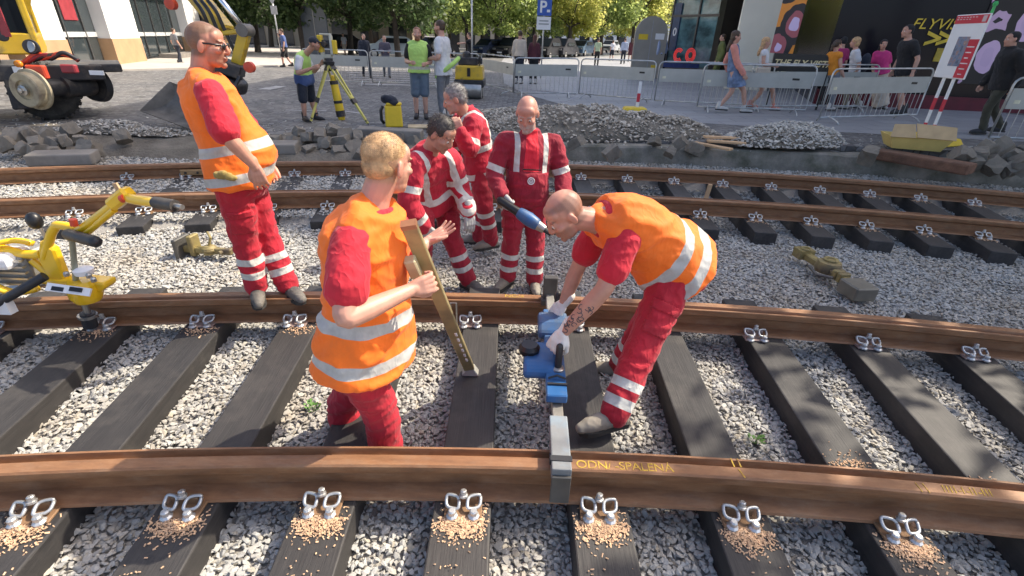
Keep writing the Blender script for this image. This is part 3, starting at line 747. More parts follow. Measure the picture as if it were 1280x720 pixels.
# fishplated joint of the far rail behind the man in sunglasses
mj = mat('joint_plate_rust', (.30, .19, .09), .6, .2)
mb = MB(); jx = -4.35; s = rail_slope(4, jx); Mj = frame((jx, rail_y(4, jx), 0), V((1, s, 0)).normalized(), V((-s, 1, 0)).normalized(), V((0, 0, 1)))
mb.box((0, -.135, -.105), (.62, .035, .075), Mj); fp = mb.build('fishplate', mj, rail4, bevel=.006)
for q in (-.24, -.09, .07, .22):
    mb = MB(); mb.lathe([(.016, 0), (.018, .012), (.012, .024)], 6, Mj @ Matrix.Translation((q, -.152, -.105)) @ Matrix.Rotation(R(90), 4, 'X')); mb.build('bolt', MC['black_plastic'], fp)
mb = MB(); jx = -3.7; s = rail_slope(3, jx); Mj = frame((jx, rail_y(3, jx), 0), V((1, s, 0)).normalized(), V((-s, 1, 0)).normalized(), V((0, 0, 1)))
mb.box((.9, -.132, -.028), (1.9, .024, .055), Mj); mb.build('check_rail_step', MRUST, rail3, bevel=.004)
# ---- sleepers with their fastenings
def m_sleeper():
    t = NT('tarred_sleeper'); co = t.coord('Object', (9, 1.2, 9)); f = t.noise(co, 3.5, 6, .6); g = t.noise(t.coord(), 5, 6, .7)
    c = t.ramp(f, [(.3, (.017, .0165, .018)), (.7, (.036, .034, .034))])
    c = t.mix(t.ramp(g, [(.48, (0,)*3), (.76, (.5,)*3)]), c, (.10, .09, .08))
    oi = t.n('ShaderNodeObjectInfo').outputs['Random']
    c = t.mix(t.math('MULTIPLY', oi, .22), c, (.085, .075, .066))
    t.set(Base_Color=c, Roughness=.62); t.bump(t.noise(t.coord('Object', (30, 1.5, 30)), 4, 5), .35, .006); return t.m
MSL = m_sleeper(); MGAL = mat('galvanised_clip', (.52, .53, .53), .45, .7, bump=.15, dirt=(.22, .17, .13), dirt_amt=.45); MPLT = mat('rusty_base_plate', (.24, .14, .075), .7, .2, dirt=(.35, .22, .12))
MPL2 = mat('pinkish_base_plate', (.33, .24, .21), .55, .3)
def fastening(parent, cx, cy, near=True):
    """ribbed plate, two wire clips and their screws on the viewer's side of a rail; x, y local to the sleeper"""
    z = ZS+.002; mb = MB(); mb.box((cx, cy+.10, z+.006), (.165, .33, .012)); mb.box((cx, cy+.018, z+.028), (.12, .03, .045)); pl = mb.build('base_plate', MPLT if near else MPL2, parent, bevel=.003)
    for q in (-1, 1):
        mb = MB(); r = .0076; w, h = .029, .027; c = V((cx+q*.047, cy-.014, z+.046)); pts = []
        for i in range(17):
            a = 2*math.pi*i/16+.4; ca, sa = math.cos(a), math.sin(a)
            pts.append(c+V((math.copysign(abs(ca)**.6, ca)*w, math.copysign(abs(sa)**.6, sa)*.024+.010*ca*q, math.copysign(abs(sa)**.6, sa)*h*.50)))
        mb.tube(pts, r, 7); mb.build('spring_clip', MGAL, pl, smooth=True)
    mb = MB(); mb.lathe([(.019, 0), (.020, .010), (.014, .012), (.0145, .03), (.010, .034)], 8, Matrix.Translation((cx, cy-.0, z+.062)) @ Matrix.Rotation(-.2, 4, 'X')); mb.build('clip_bolt', MGAL, pl)
    for q in (-1, 1):
        mb = MB(); mb.lathe([(.026, 0), (.026, .008), (.017, .016), (.017, .034), (.012, .04)], 8, Matrix.Translation((cx+q*.047, cy-.058, z+.006))); mb.build('sleeper_screw', MGAL, pl)
    return pl
def make_sleeper(l0, l1, k0, k1, sw, first_rails):
    root = thing('sleeper', 'x', 'sleeper')
    mb = MB(); mb.box((0, (l0+l1)/2, ZS-.09), (sw, l1-l0, .18)); mb.build('timber', MSL, root, bevel=.008, seg=2)
    fastening(root, 0, -.17, True); fastening(root, 0, 1.54-.17, False)
    return root
names1 = ['tarred sleeper cut off by the left edge of the photo, bearing the yellow drill', 'weathered grey sleeper second from the left on the near track', 'tarred sleeper third from the left with a bright screw pair by the near rail',
          'tarred sleeper just left of the blond man in the orange vest', 'tarred sleeper that the foot of the gauge rod rests on', 'tarred sleeper under the bent man, right beside the blue device',
          'tarred sleeper to the right of the bent man\'s boots', 'tarred sleeper with a drilled hole and sawdust near the front rail', 'sunlit greyish sleeper next to last on the right of the near track', 'tarred sleeper at the right edge of the near track']
def loosen(c):
    for ch in c.children:
        if ch.name.startswith('base_plate'): ch.rotation_euler = (0, 0, random.gauss(0, .035)); ch.location = (random.gauss(0, .008), random.gauss(0, .004), 0)
proto = make_sleeper(-.62, 1.95, 1, 2, .255, True); SL1 = []
nearx = [-2.64, -2.02, -1.40, -.80, -.19, .43, 1.06, 1.74, 2.40, 3.05]
for i, x in enumerate(nearx):
    c = proto if i == 0 else dup(proto, None)
    yy = rail_y(1, x); ang = math.atan(rail_slope(1, x+.02)*1.02); c.location = (x, yy, 0); c.rotation_euler = (0, 0, ang)
    loosen(c); c['label'] = names1[i]; c['group'] = 'sleepers of the near track'; SL1.append((x, yy, ang))
x = -3.28; c = dup(proto, (x, rail_y(1, x), 0), math.atan(rail_slope(1, x))); c['label'] = 'tarred sleeper under the yellow drill outside the left edge'; SL1.append((x, rail_y(1, x), math.atan(rail_slope(1, x))))
bpy.data.objects.remove(c.children[0]) if False else None
proto2 = make_sleeper(-.62, 1.95, 3, 4, .25, False); SL2 = []
xs3 = [2.27-.645*i for i in range(12)][::-1]+[2.93, 3.57, 4.19, 4.80, 5.40, 6.0]
words = ['first', 'second', 'third', 'fourth', 'fifth', 'sixth', 'seventh', 'eighth', 'ninth', 'tenth', 'eleventh', 'twelfth', 'thirteenth', 'fourteenth', 'fifteenth', 'sixteenth', 'seventeenth', 'eighteenth']
for i, x in enumerate(xs3):
    c = proto2 if i == 0 else dup(proto2, None)
    yy = rail_y(3, x); ang = math.atan(rail_slope(3, x)*1.25); c.location = (x, yy, 0); c.rotation_euler = (0, 0, ang); SL2.append((x, yy, ang))
    c['label'] = ('far-track sleeper half buried in ballast, ' if i < 12 else 'far-track sleeper with clear black end face, ')+words[len(xs3)-1-i]+' from the right'; c['group'] = 'sleepers of the far track'
# ---- ballast stones
def stone_variants(n, k=13, flat=.42):
    out = []
    for i in range(n):
        bm = bmesh.new(); rr = random.Random(i+5)
        for j in range(k):
            v = V((rr.gauss(0, 1), rr.gauss(0, 1), rr.gauss(0, 1))).normalized()*rr.uniform(.8, 1.1); bm.verts.new((v.x*rr.uniform(.9, 1.1), v.y*.78, v.z*flat))
        r = bmesh.ops.convex_hull(bm, input=bm.verts)
        bmesh.ops.delete(bm, geom=[v for v in bm.verts if not v.link_faces], context='VERTS')
        bm.verts.index_update(); out.append((np.array([v.co[:] for v in bm.verts]), np.array([[v.index for v in f.verts] for f in bm.faces]))); bm.free()
    return out
SV = stone_variants(14)
def scatter_mesh(name, pts, size, m, tilt=.20, tone=None, variants=SV):
    """many stones in one mesh: pts Nx3, size N"""
    n = len(pts); vi = rng.integers(0, len(variants), n); VV, FF, TT = [], [], []; base = 0
    yaw = rng.uniform(0, 6.283, n); tx, ty = rng.normal(0, tilt, n), rng.normal(0, tilt, n); q = np.stack([np.cos(yaw/2), tx*np.cos(yaw/2)+ty*np.sin(yaw/2), ty*np.cos(yaw/2)-tx*np.sin(yaw/2), np.sin(yaw/2)], 1); q /= np.linalg.norm(q, axis=1)[:, None]
    w_, x_, y_, z_ = q.T
    Rm = np.stack([1-2*(y_**2+z_**2), 2*(x_*y_-z_*w_), 2*(x_*z_+y_*w_), 2*(x_*y_+z_*w_), 1-2*(x_**2+z_**2), 2*(y_*z_-x_*w_), 2*(x_*z_-y_*w_), 2*(y_*z_+x_*w_), 1-2*(x_**2+y_**2)], 1).reshape(n, 3, 3)
    tone = rng.random(n)**.9 if tone is None else tone
    for k, (vs, fs) in enumerate(variants):
        ii = np.nonzero(vi == k)[0]
        if not len(ii): continue
        Q = np.einsum('nij,vj->nvi', Rm[ii], vs)*(size[ii][:, None, None]/2)+pts[ii][:, None, :]
        VV.append(Q.reshape(-1, 3)); FF.append((fs[None]+(np.arange(len(ii))*len(vs))[:, None, None]).reshape(-1, 3)+base); TT.append(np.repeat(tone[ii], len(vs))); base += len(ii)*len(vs)
    VV, FF, TT = np.concatenate(VV), np.concatenate(FF), np.concatenate(TT)
    me = bpy.data.meshes.new(name); me.vertices.add(len(VV)); me.vertices.foreach_set('co', VV.ravel())
    me.loops.add(FF.size); me.loops.foreach_set('vertex_index', FF.ravel()); me.polygons.add(len(FF)); me.polygons.foreach_set('loop_start', np.arange(len(FF))*3); me.update(calc_edges=True); me.polygons.foreach_set('use_smooth', np.zeros(len(FF), bool))
    setattr_f(me, 'tone', TT); return link_mesh(name, me, m)
def on_sleeper(x, y, m=.0):
    for L, a in ((SL1, 0), (SL2, 1)):
        for sx, sy, ang in L:
            dx, dy = x-sx, y-sy; u = dx*math.cos(ang)+dy*math.sin(ang); v = -dx*math.sin(ang)+dy*math.cos(ang)
            if abs(u) < .1275+m and -.62-m < v < 1.95+m: return True
    return False
pts, siz, ton = [], [], []
def vis(x, y, pad=.35):                                # roughly inside the picture
    s = .62+.952*y; return -s*1.12-pad < x < s*1.12+pad
def fill(y0, y1, step, s0, s1, layers=1.0):
    y = y0
    while y < y1:
        w_ = (.62+.952*y)*1.1+.5; x = -w_
        while x < w_:
            X, Y = x+random.uniform(-.5, .5)*step, y+random.uniform(-.5, .5)*step; x += step
            z = hb(X, Y); cov = on_sleeper(X, Y, -.012)
            if cov and z < ZS-.02: continue
            if cov and Y > 5 and z > ZS-.05 and random.random() < .35: continue
            s = random.uniform(s0, s1)*(.75+.5*random.random())
            pts.append((X, Y, z+random.uniform(-.014, .008)-.1*(s-.045))); siz.append(s); ton.append(random.random())
        y += step
fill(.75, 3.3, .0215, .027, .050); fill(3.3, 5.6, .0255, .032, .054); fill(5.6, 8.8, .038, .042, .070)
# stones thrown up between the fully ballasted left sleepers of the far track
o = scatter_mesh('ballast', np.array(pts), np.array(siz), MBAL, tone=np.array(ton)**.8); tag(o, 'grey crushed-stone ballast between and around the sleepers', 'ballast', kind='stuff')
# ---- wood chips by the screws
MCH = mat('fresh_wood_chip', (.56, .37, .23), .85, var=.45, scale=60)
mb = MB()
def chip(x, y, z, s):
    a = random.uniform(0, 6.3); M = Matrix.Translation((x, y, z)) @ Matrix.Rotation(a, 4, 'Z') @ Matrix.Rotation(random.uniform(-.5, .5), 4, 'X') @ Matrix.Rotation(random.uniform(-.5, .5), 4, 'Y')
    mb.box((0, 0, 0), (s*random.uniform(.8, 2), s*random.uniform(.5, .9), .0022), M)
def chips(L, i, v, n, sx=.055, sy=.045, size=.0072):
    x0, y0, a = L[i]
    for _ in range(n):
        u = random.gauss(0, sx); w_ = v-abs(random.gauss(0, sy)) if random.random() < .75 else v+random.gauss(.02, .05)
        if abs(u) > .122: continue
        hh = max(0, 1-abs(u)/.12)*max(0, 1-abs(w_-v+.02)/.09)
        chip(x0+u*math.cos(a)-w_*math.sin(a), y0+u*math.sin(a)+w_*math.cos(a), ZS+.003+random.random()*.016*hh, size*random.uniform(.6, 1.3))
for i in range(0, 9): chips(SL1, i, -.235, (200, 480, 560, 760, 1150, 1150, 900, 850, 500)[i])
for i in range(1, 9):
    for _ in range(2): chips(SL1, i, -.45, 14, .07, .10, .006)
for i in range(0, 4): chips(SL1, i, 1.54-.235, 150)
chips(SL1, 7, .22, 130, .05, .05); chips(SL1, 8, .2, 18, .06, .08)
for i in range(10, 18):
    chips(SL2, i, -.24, 60, .06, .03, .011); chips(SL2, i, 1.54-.24, 50, .06, .03, .011)
o = mb.build('wood_chips', MCH); tag(o, 'pale orange wood shavings around the sleeper screws', 'wood chips', kind='stuff')
# drilled hole in the eighth sleeper
x0, y0, a = SL1[7]; mb = MB(); M = Matrix.Translation((x0, y0, 0)) @ Matrix.Rotation(a, 4, 'Z')
mb.lathe([(.017, 0), (.017, .002), (.010, .0022), (.010, .0005)], 16, M @ Matrix.Translation((-.02, .17, ZS+.0005)))
o = mb.build('drill_hole', MC['black_plastic']); tag(o, 'round drilled hole in a sleeper behind the near rail', 'hole')
# small weeds in the ballast
MLEAF = mat('weed_leaf', (.09, .20, .035), .6, var=.4)
for (px, py, n, lab) in ((943, 555, 26, 'small green weed in the ballast behind the near rail at right'), (392, 515, 22, 'small green weed in the ballast by the blond man\'s knee')):
    p = atz(px, py, -.33); mb = MB()
    for _ in range(n):
        a = random.uniform(0, 6.3); r = random.uniform(.005, .04); L = random.uniform(.012, .03); c = p+V((math.cos(a)*r, math.sin(a)*r, .03+random.random()*.03)); d = V((math.cos(a), math.sin(a), .6)).normalized()*L; s = V((-math.sin(a), math.cos(a), 0))*.010
        mb.add([c-d*.2, c+d*.4+s, c+d, c+d*.4-s, p+V((0, 0, .0)), p+V((.003, 0, 0))], [(0, 1, 2, 3), (4, 5, 0)])
    o = mb.build('weed', MLEAF); tag(o, lab, 'weed')
# ---------------------------------------------------------------- street, trench edge, rubble
def edge_y(x): return 8.72-(x-2)**2/48 if x > -1 else 8.53-.03*(-1-x)
def m_setts():
    t = NT('granite_setts'); co = t.coord('Object', (1, 1, 1))
    d = t.mix(.04, co, t.n('ShaderNodeTexNoise', Scale=3.0).outputs['Color'])
    v = t.n('ShaderNodeTexVoronoi'); v.inputs['Scale'].default_value = 7.5; v.inputs['Randomness'].default_value = .55; t.l(d, v.inputs['Vector'])
    e = t.n('ShaderNodeTexVoronoi', feature='DISTANCE_TO_EDGE'); e.inputs['Scale'].default_value = 7.5; e.inputs['Randomness'].default_value = .55; t.l(d, e.inputs['Vector'])
    sx = t.n('ShaderNodeSeparateColor'); t.l(v.outputs['Color'], sx.inputs[0])
    c = t.ramp(sx.outputs[0], [(0, (.07, .07, .073)), (.6, (.13, .13, .132)), (1, (.22, .215, .21))])
    k = t.ramp(e.outputs['Distance'], [(.03, (1,)*3), (.10, (0,)*3)]); c = t.mix(k, c, (.05, .046, .042))
    f = t.noise(co, .6, 6, .65); c = t.mix(t.ramp(f, [(.45, (0,)*3), (.68, (.55,)*3)]), c, (.19, .18, .165))
    t.set(Base_Color=c, Roughness=.7); t.bump(e.outputs['Distance'], .7, .05); return t.m
def m_slabs():
    t = NT('granite_slabs'); co = t.coord('Object')
    b = t.n('ShaderNodeTexBrick'); b.inputs['Scale'].default_value = 1.1; b.inputs['Mortar Size'].default_value = .008; b.inputs['Brick Width'].default_value = .9; b.inputs['Row Height'].default_value = .5
    for k, c in (('Color1', (.27, .275, .285)), ('Color2', (.34, .345, .355)), ('Mortar', (.10, .10, .10))): b.inputs[k].default_value = (*c, 1)
    t.l(co, b.inputs['Vector']); f = t.noise(co, 1.3, 6, .65)
    t.set(Base_Color=t.mix(t.math('MULTIPLY', f, .45), b.outputs['Color'], (.15, .15, .155)), Roughness=.6); t.bump(t.noise(co, 60, 3), .15, .004); return t.m
MSET, MSLB = m_setts(), m_slabs()
def sheet(name, xs, yf, yend, m, dz=0.0, ny=14):
    mb = MB(); n = len(xs)
    for x in xs: mb.v.append((x, yf(x), street_z(x)+dz-.4))
    for j in range(ny):
        for x in xs:
            y0 = yf(x); mb.v.append((x, y0+(yend-y0)*(j/(ny-1))**2.2, street_z(x)+dz))
    mb.f = [(j*n+i, j*n+i+1, (j+1)*n+i+1, (j+1)*n+i) for j in range(ny) for i in range(n-1)]
    return tag(mb.build(name, m), kind='structure')
sheet('street', [-400, -100, -40, -20]+list(np.linspace(-12, 14, 40))+[20, 40, 100, 400], lambda x: edge_y(max(-12, min(x, 12)))+.25, 600, MSET)
# pavement of large slabs on the right, running on up the square
mb = MB(); L = [(9.0, 9.3), (3.2, 11.2), (1.4, 13.2), (-.6, 19.5), (-1.6, 30), (-1.2, 120)]
rx = [12, 9.0, 7, 5.2, 4.2, 3.2, 2.2, 1.4, .6, -.6, -1.6]
pl = [(20, 8.6), (9.0, 9.3), (6.2, 10.2), (3.4, 11.4), (1.6, 13.2), (.2, 17.0), (-.6, 21), (-1.4, 40), (-2, 140)]
for (x, y) in pl:
    for k in range(9):
        q = k/8; X = x+(40-x)*q**1.6; mb.v.append((X, y, street_z(X)+.004))
mb.f = [(i*9+k, i*9+k+1, (i+1)*9+k+1, (i+1)*9+k) for i in range(len(pl)-1) for k in range(8)]
tag(mb.build('pavement', MSLB), kind='structure')
# pale pavement before the left-hand building
m_pale = mat('pale_pavement', (.40, .37, .33), .85, var=.12, scale=2)
mb = MB(); q = [atz(60, 98, .05), atz(352, 86, .05), atz(352, 75, .05), atz(60, 70, .05)]
q = [V((-24, 14.2, .12)), V((-15.6, 20.2, .12)), V((-9.5, 30, .12)), V((-9, 60, .12)), V((-40, 60, .12)), V((-40, 14.2, .12))]
mb.add([*q, *[p-V((0, 0, .12)) for p in q]], [tuple(range(6))]+[(i, i+6, (i+1) % 6+6, (i+1) % 6) for i in range(6)])
tag(mb.build('pale_pavement', m_pale), kind='structure')
m_paint = mat('road_paint', (.36, .36, .37), .75, var=.2, scale=3, dirt=(.15, .15, .15), dirt_amt=.6)
mb = MB()
def paint(a, b, w):
    a, b = V((a.x, a.y, 0)), V((b.x, b.y, 0)); n = (b-a).cross(V((0, 0, 1))).normalized()*w/2
    mb.add([(p.x, p.y, street_z(p.x)+.008) for p in (a-n, b-n, b+n, a+n)], [(0, 1, 2, 3)])
for k in range(9): c = atg(424+k*3, 82+k*2.9); paint(c, c+V((4.6, .5, 0)), .28)
paint(atg(357, 138), atg(408, 139), .10); paint(atg(430, 139), atg(452, 142), .10); paint(atg(560, 147), atg(520, 145), .1)
paint(atg(600, 104), atg(735, 120), .12); paint(atg(60, 137), atg(120, 134), .12); paint(atg(700, 133), atg(740, 110), .12); paint(atg(330, 112), atg(352, 108), .4)
tag(mb.build('road_markings', m_paint), kind='structure')
# trench edge of old concrete on the right, earth bank on the left
m_conc = mat('old_concrete', (.26, .24, .205), .92, var=.3, scale=4, dirt=(.085, .088, .06), dirt_amt=.9, bump=.6, bdist=.02, bscale=18)
mb = MB(); rs = []
for x in np.linspace(-1.2, 11, 40):
    y = edge_y(x); z = .03+.4*max(0, street_z(x)-.05); w_ = .018*noise.noise(V((x*2.5, 0, 0))); h = .02*noise.noise(V((x*3.1, 5, 0)))
    rs.append([V((x, y-.03+w_, -.42)), V((x, y-.02+w_*1.6, -.16)), V((x, y+w_, z-.03+h)), V((x, y+.03+w_, z+h)), V((x, y+.36, z+.01+h)), V((x, y+.40, -.42))])
mb.rings([r[::-1] for r in rs]); tag(mb.build('trench_edge', m_conc), kind='structure')
m_earth = mat('trampled_earth', (.17, .15, .12), .95, var=.4, scale=3, bump=.8, bdist=.03, bscale=25)
mb = MB(); xs = np.linspace(-13, -.9, 60); prof = [(-1.0, -.26), (-.8, -.20), (-.62, -.07), (-.3, -.03), (0, .03), (.35, .056), (.62, .045)]
for dy, z in prof:
    for x in xs: mb.v.append((x, edge_y(x)+dy+.10*noise.noise(V((x*.9, dy, 2))), z+.035*noise.noise(V((x*2.2, dy*3, 1)))))
n = len(xs); mb.f = [(j*n+i, j*n+i+1, (j+1)*n+i+1, (j+1)*n+i) for j in range(len(prof)-1) for i in range(n-1)]
tag(mb.build('earth_bank', m_earth, smooth=True), kind='structure')
def mound_z(x, y, M): 
    z = 0
    for cx, cy, rx, ry, h in M: z = max(z, h*max(0, 1-((x-cx)/rx)**2-((y-cy)/ry)**2)**.8)
    return z
def mound(name, label, M, n, s0, s1, m, dn=0):
    P, S = [], []
    tot = sum(a[2]*a[3] for a in M)
    for cx, cy, rx, ry, h in M:
        for _ in range(int(n*rx*ry/tot)):
            a = random.uniform(0, 6.3); r = math.sqrt(random.random())*1.08; x, y = cx+rx*r*math.cos(a), cy+ry*r*math.sin(a)
            z = mound_z(x, y, M); z += .05*z/.3*noise.noise(V((x*3, y*3, 0)))*2
            P.append((x, y, street_z(x)+z+random.uniform(-.015, .01))); s = random.uniform(s0, s1); S.append(s*(1.8 if random.random() < .06 else 1))
    mb = MB(); nn = 26
    for cx, cy, rx, ry, h in M:
        mb.rings([[V((cx+rx*k*math.cos(2*math.pi*j/nn), cy+ry*k*math.sin(2*math.pi*j/nn), street_z(cx+rx*k*math.cos(2*math.pi*j/nn))-.02+h*max(0, 1-k*k)**.8)) for j in range(nn)] for k in (1, .9, .75, .6, .4, .2, .05)])
    o = scatter_mesh(name, np.array(P), np.array(S), m); tag(o, label, 'rubble heap', kind='stuff')
    k = mb.build('heap_core', m_earth, o, smooth=True)
    return o
def m_rub(name, a, b, c):
    t = NT(name); q = t.attr('tone').outputs['Fac']; t.set(Base_Color=t.ramp(q, [(0, a), (.5, b), (1, c)]), Roughness=.92); t.bump(t.noise(t.coord(), 90, 3), .5, .01); return t.m
MR1 = m_rub('dusty_rubble', (.27, .235, .19), (.45, .40, .335), (.62, .565, .48)); MR2 = m_rub('grey_rubble', (.30, .285, .26), (.46, .44, .40), (.62, .59, .53))
mound('gravel_mound', 'long low mound of dusty gravel and earth behind the far rail, centre right', [(1.3, 10.1, 1.9, 1.2, .44), (2.6, 9.7, 1.3, .7, .34), (.4, 11.3, 1.5, 1.1, .26), (-.5, 11.6, 1.3, .8, .14)], 6500, .035, .085, MR1)
mound('gravel_mound', 'pale gravel heap spilling over the trench edge right of the planks', [(4.75, 9.05, 1.05, .55, .30), (5.3, 9.1, .6, .45, .30)], 2600, .035, .075, MR2)
mound('gravel_mound', 'sunlit spill of light gravel left of the grading bucket', [(-7.1, 8.55, .8, .32, .16), (-6.3, 8.45, .7, .25, .06)], 1300, .03, .07, m_rub('light_rubble', (.22, .20, .17), (.42, .39, .34), (.58, .54, .48)))
P = []; 
for _ in range(900):
    x = random.uniform(-10, 10); y = edge_y(x)+abs(random.gauss(.25, .5)); P.append((x, y, (street_z(x) if y > edge_y(x)+.3 else .035)+.012))
o = scatter_mesh('loose_gravel', np.array(P), rng.uniform(.02, .06, len(P)), MR2); tag(o, 'scattered loose gravel along the edge of the trench', 'gravel', kind='stuff')
# cobblestones thrown up in heaps
m_sett1 = mat('dug_up_sett', (.22, .195, .16), .9, var=.3, scale=3, dirt=(.085, .075, .06), dirt_amt=.7, bump=.5, bdist=.015, bscale=20)
def cob_mesh(i):
    rr = random.Random(i); mb = MB(); mb.box((0, 0, 0), (.21*rr.uniform(.8, 1.3), .19*rr.uniform(.8, 1.1), .17*rr.uniform(.8, 1.15)), taper=rr.uniform(.75, .95))
    me = mb.mesh('sett'); bm = bmesh.new(); bm.from_mesh(me); bmesh.ops.subdivide_edges(bm, edges=bm.edges, cuts=2, use_grid_fill=True)
    for v in bm.verts:
        v.co *= 1-.16*max(0, v.co.length/.15-.75); v.co += V((rr.gauss(0, .006), rr.gauss(0, .006), rr.gauss(0, .006)))
    bm.to_mesh(me); bm.free(); me.materials.append(m_sett1); return me
CM_ = [cob_mesh(i) for i in range(6)]
def cobbles(pxs, label, group, s=1.0):
    for i, (px, py, z) in enumerate(pxs):
        p = atz(px, py, z); o = bpy.data.objects.new('cobblestone', random.choice(CM_)); col.objects.link(o); o.location = p
        o.rotation_euler = (random.gauss(0, .5), random.gauss(0, .5), random.uniform(0, 6)); k = s*random.uniform(.85, 1.25); o.scale = (k, k, k); tag(o, label, 'cobblestone', group)
cobbles([(345, 176, .02), (366, 180, .0), (385, 172, .09), (374, 165, .12), (400, 168, .14), (418, 165, .15), (409, 180, .02), (428, 178, .04), (423, 191, -.08), (392, 187, -.06), (447, 172, .1), (443, 186, -.03), (462, 178, .05), (432, 168, .14), (385, 190, -.08), (500, 171, .1), (518, 176, .05), (407, 194, -.12), (452, 194, -.08), (360, 189, -.06)],
        'brown-grey dug-up cobblestone in the heap behind the blond man', 'cobblestones in the heap below the tripod')
cobbles([(18, 172, .1), (35, 166, .16), (45, 178, .1), (60, 168, .16), (68, 182, .04), (80, 175, .12), (88, 163, .16), (100, 176, .08), (30, 186, 0), (52, 190, -.04), (152, 170, .1), (8, 180, .04), (72, 192, -.04), (112, 186, 0)],
        'dug-up cobblestone in the heap below the excavator', 'cobblestones in the heap below the excavator')
cobbles([(818, 176, .16), (850, 178, .2), (838, 190, .08), (868, 186, .06), (790, 160, .22), (812, 158, .2), (765, 192, .1), (840, 160, .2), (720, 178, .14)], 'dug-up cobblestone at the end of the dusty mound left of the planks', 'cobblestones by the planks')
cobbles([(1225, 192, .3), (1250, 184, .34), (1268, 196, .26), (1240, 206, .16), (1262, 212, .1), (1278, 205, .2), (1215, 204, .16), (1282, 186, .34), (1234, 186, .34), (1200, 195, .25)], 'dug-up cobblestone piled at the right edge behind the rails', 'cobblestones at the right edge', 1.15)
cobbles([(1086, 194, .17)], 'single mossy cobblestone at the right foot of the pale gravel heap', 'lone cobblestone', 1.3)
m_kerb = mat('granite_kerb', (.22, .20, .175), .85, var=.25, scale=4, bump=.4, bdist=.01)
def block(px0, py0, px1, py1, z, w, h, label):
    a, b = atz(px0, py0, z), atz(px1, py1, z); d = b-a; mb = MB(); mb.box((0, 0, 0), (d.length, w, h)); 
    t = thing('kerb_stone', label, 'kerb stone', (a+b)/2, math.atan2(d.y, d.x)); t2 = mb.build('kerb_stone', m_kerb, None, bevel=.02, seg=2)
    t2.location = (a+b)/2; t2.rotation_euler = (.06, 0, math.atan2(d.y, d.x)); tag(t2, label, 'kerb stone', 'loose kerb stones'); bpy.data.objects.remove(t); t2.name = 'kerb_stone'
block(448, 166, 528, 170, .12, .22, .2, 'long kerb stone behind the blond man\'s head, below the yellow case')
block(332, 184, 372, 184, .0, .3, .16, 'low kerb stone left of the cobblestone heap behind the man in sunglasses')
block(38, 198, 120, 196, -.05, .3, .16, 'broken pale slab at the trench edge below the excavator')
# rusty beam lying under the sign, planks, box
m_rusty = mat('rusty_earth', (.16, .085, .055), .95, var=.35, scale=6, bump=.6, bdist=.02)
a, b = atz(1085, 190, .12), atz(1215, 212, .14); mb = MB(); mb.bar(a, b, .34, .16); o = mb.build('old_beam', m_rusty, bevel=.03, seg=2); tag(o, 'rust-brown old beam lying along the trench edge under the yellow crate', 'beam')
m_plank = mat('new_plank', (.55, .36, .20), .7, var=.2, scale=5)
for i, (p, q, z, lab) in enumerate((((868, 178), (914, 187), .12, 'lowest pale timber offcut of the small stack beside the gravel heap'), ((884, 176), (932, 179), .17, 'middle pale timber offcut of the small stack beside the gravel heap'), ((880, 171), (938, 173), .22, 'top pale timber offcut of the small stack beside the gravel heap'))):
    mb = MB(); mb.bar(atz(*p, z), atz(*q, z), .13, .035); o = mb.build('plank', m_plank, bevel=.004); tag(o, lab, 'plank', 'timber offcuts beside the gravel heap')
m_yel = mat('yellow_plastic', (.74, .52, .03), .5, var=.08); m_cardb = mat('cardboard', (.50, .36, .20), .85, var=.12)
cr = atg(1138, 186); t = thing('yellow_crate', 'shallow yellow crate with bent brown cardboard in it, at the trench edge', 'crate', (cr.x, cr.y, cr.z+.02), -.32)
mb = MB(); w, d, h = .78, .5, .2
for (x0, y0, x1, y1) in ((-w/2, -d/2, w/2, -d/2), (w/2, -d/2, w/2, d/2), (w/2, d/2, -w/2, d/2), (-w/2, d/2, -w/2, -d/2)):
    f = 1.12; mb.add([(x0*.88, y0*.88, 0), (x1*.88, y1*.88, 0), (x1*f, y1*f, h), (x0*f, y0*f, h), (x0*.83, y0*.83, 0), (x1*.83, y1*.83, 0), (x1*(f-.04), y1*(f-.04), h), (x0*(f-.04), y0*(f-.04), h)], [(0, 1, 2, 3), (7, 6, 5, 4), (3, 2, 6, 7)])
mb.box((0, 0, .012), (w*.87, d*.87, .02)); mb.build('tub', mat('pale_yellow_plastic', (.66, .50, .16), .55, var=.1), t)
mb = MB(); mb.add([(-.45, -.30, .19), (-.10, -.32, .2), (-.14, -.22, .40), (-.42, -.2, .38), (-.08, -.32, .21), (.46, -.30, .2), (.44, -.2, .39), (-.12, -.2, .41)], [(0, 1, 2, 3), (4, 5, 6, 7)])
o = mb.build('cardboard_flap', m_cardb, t); md = o.modifiers.new('s', 'SOLIDIFY'); md.thickness = .012
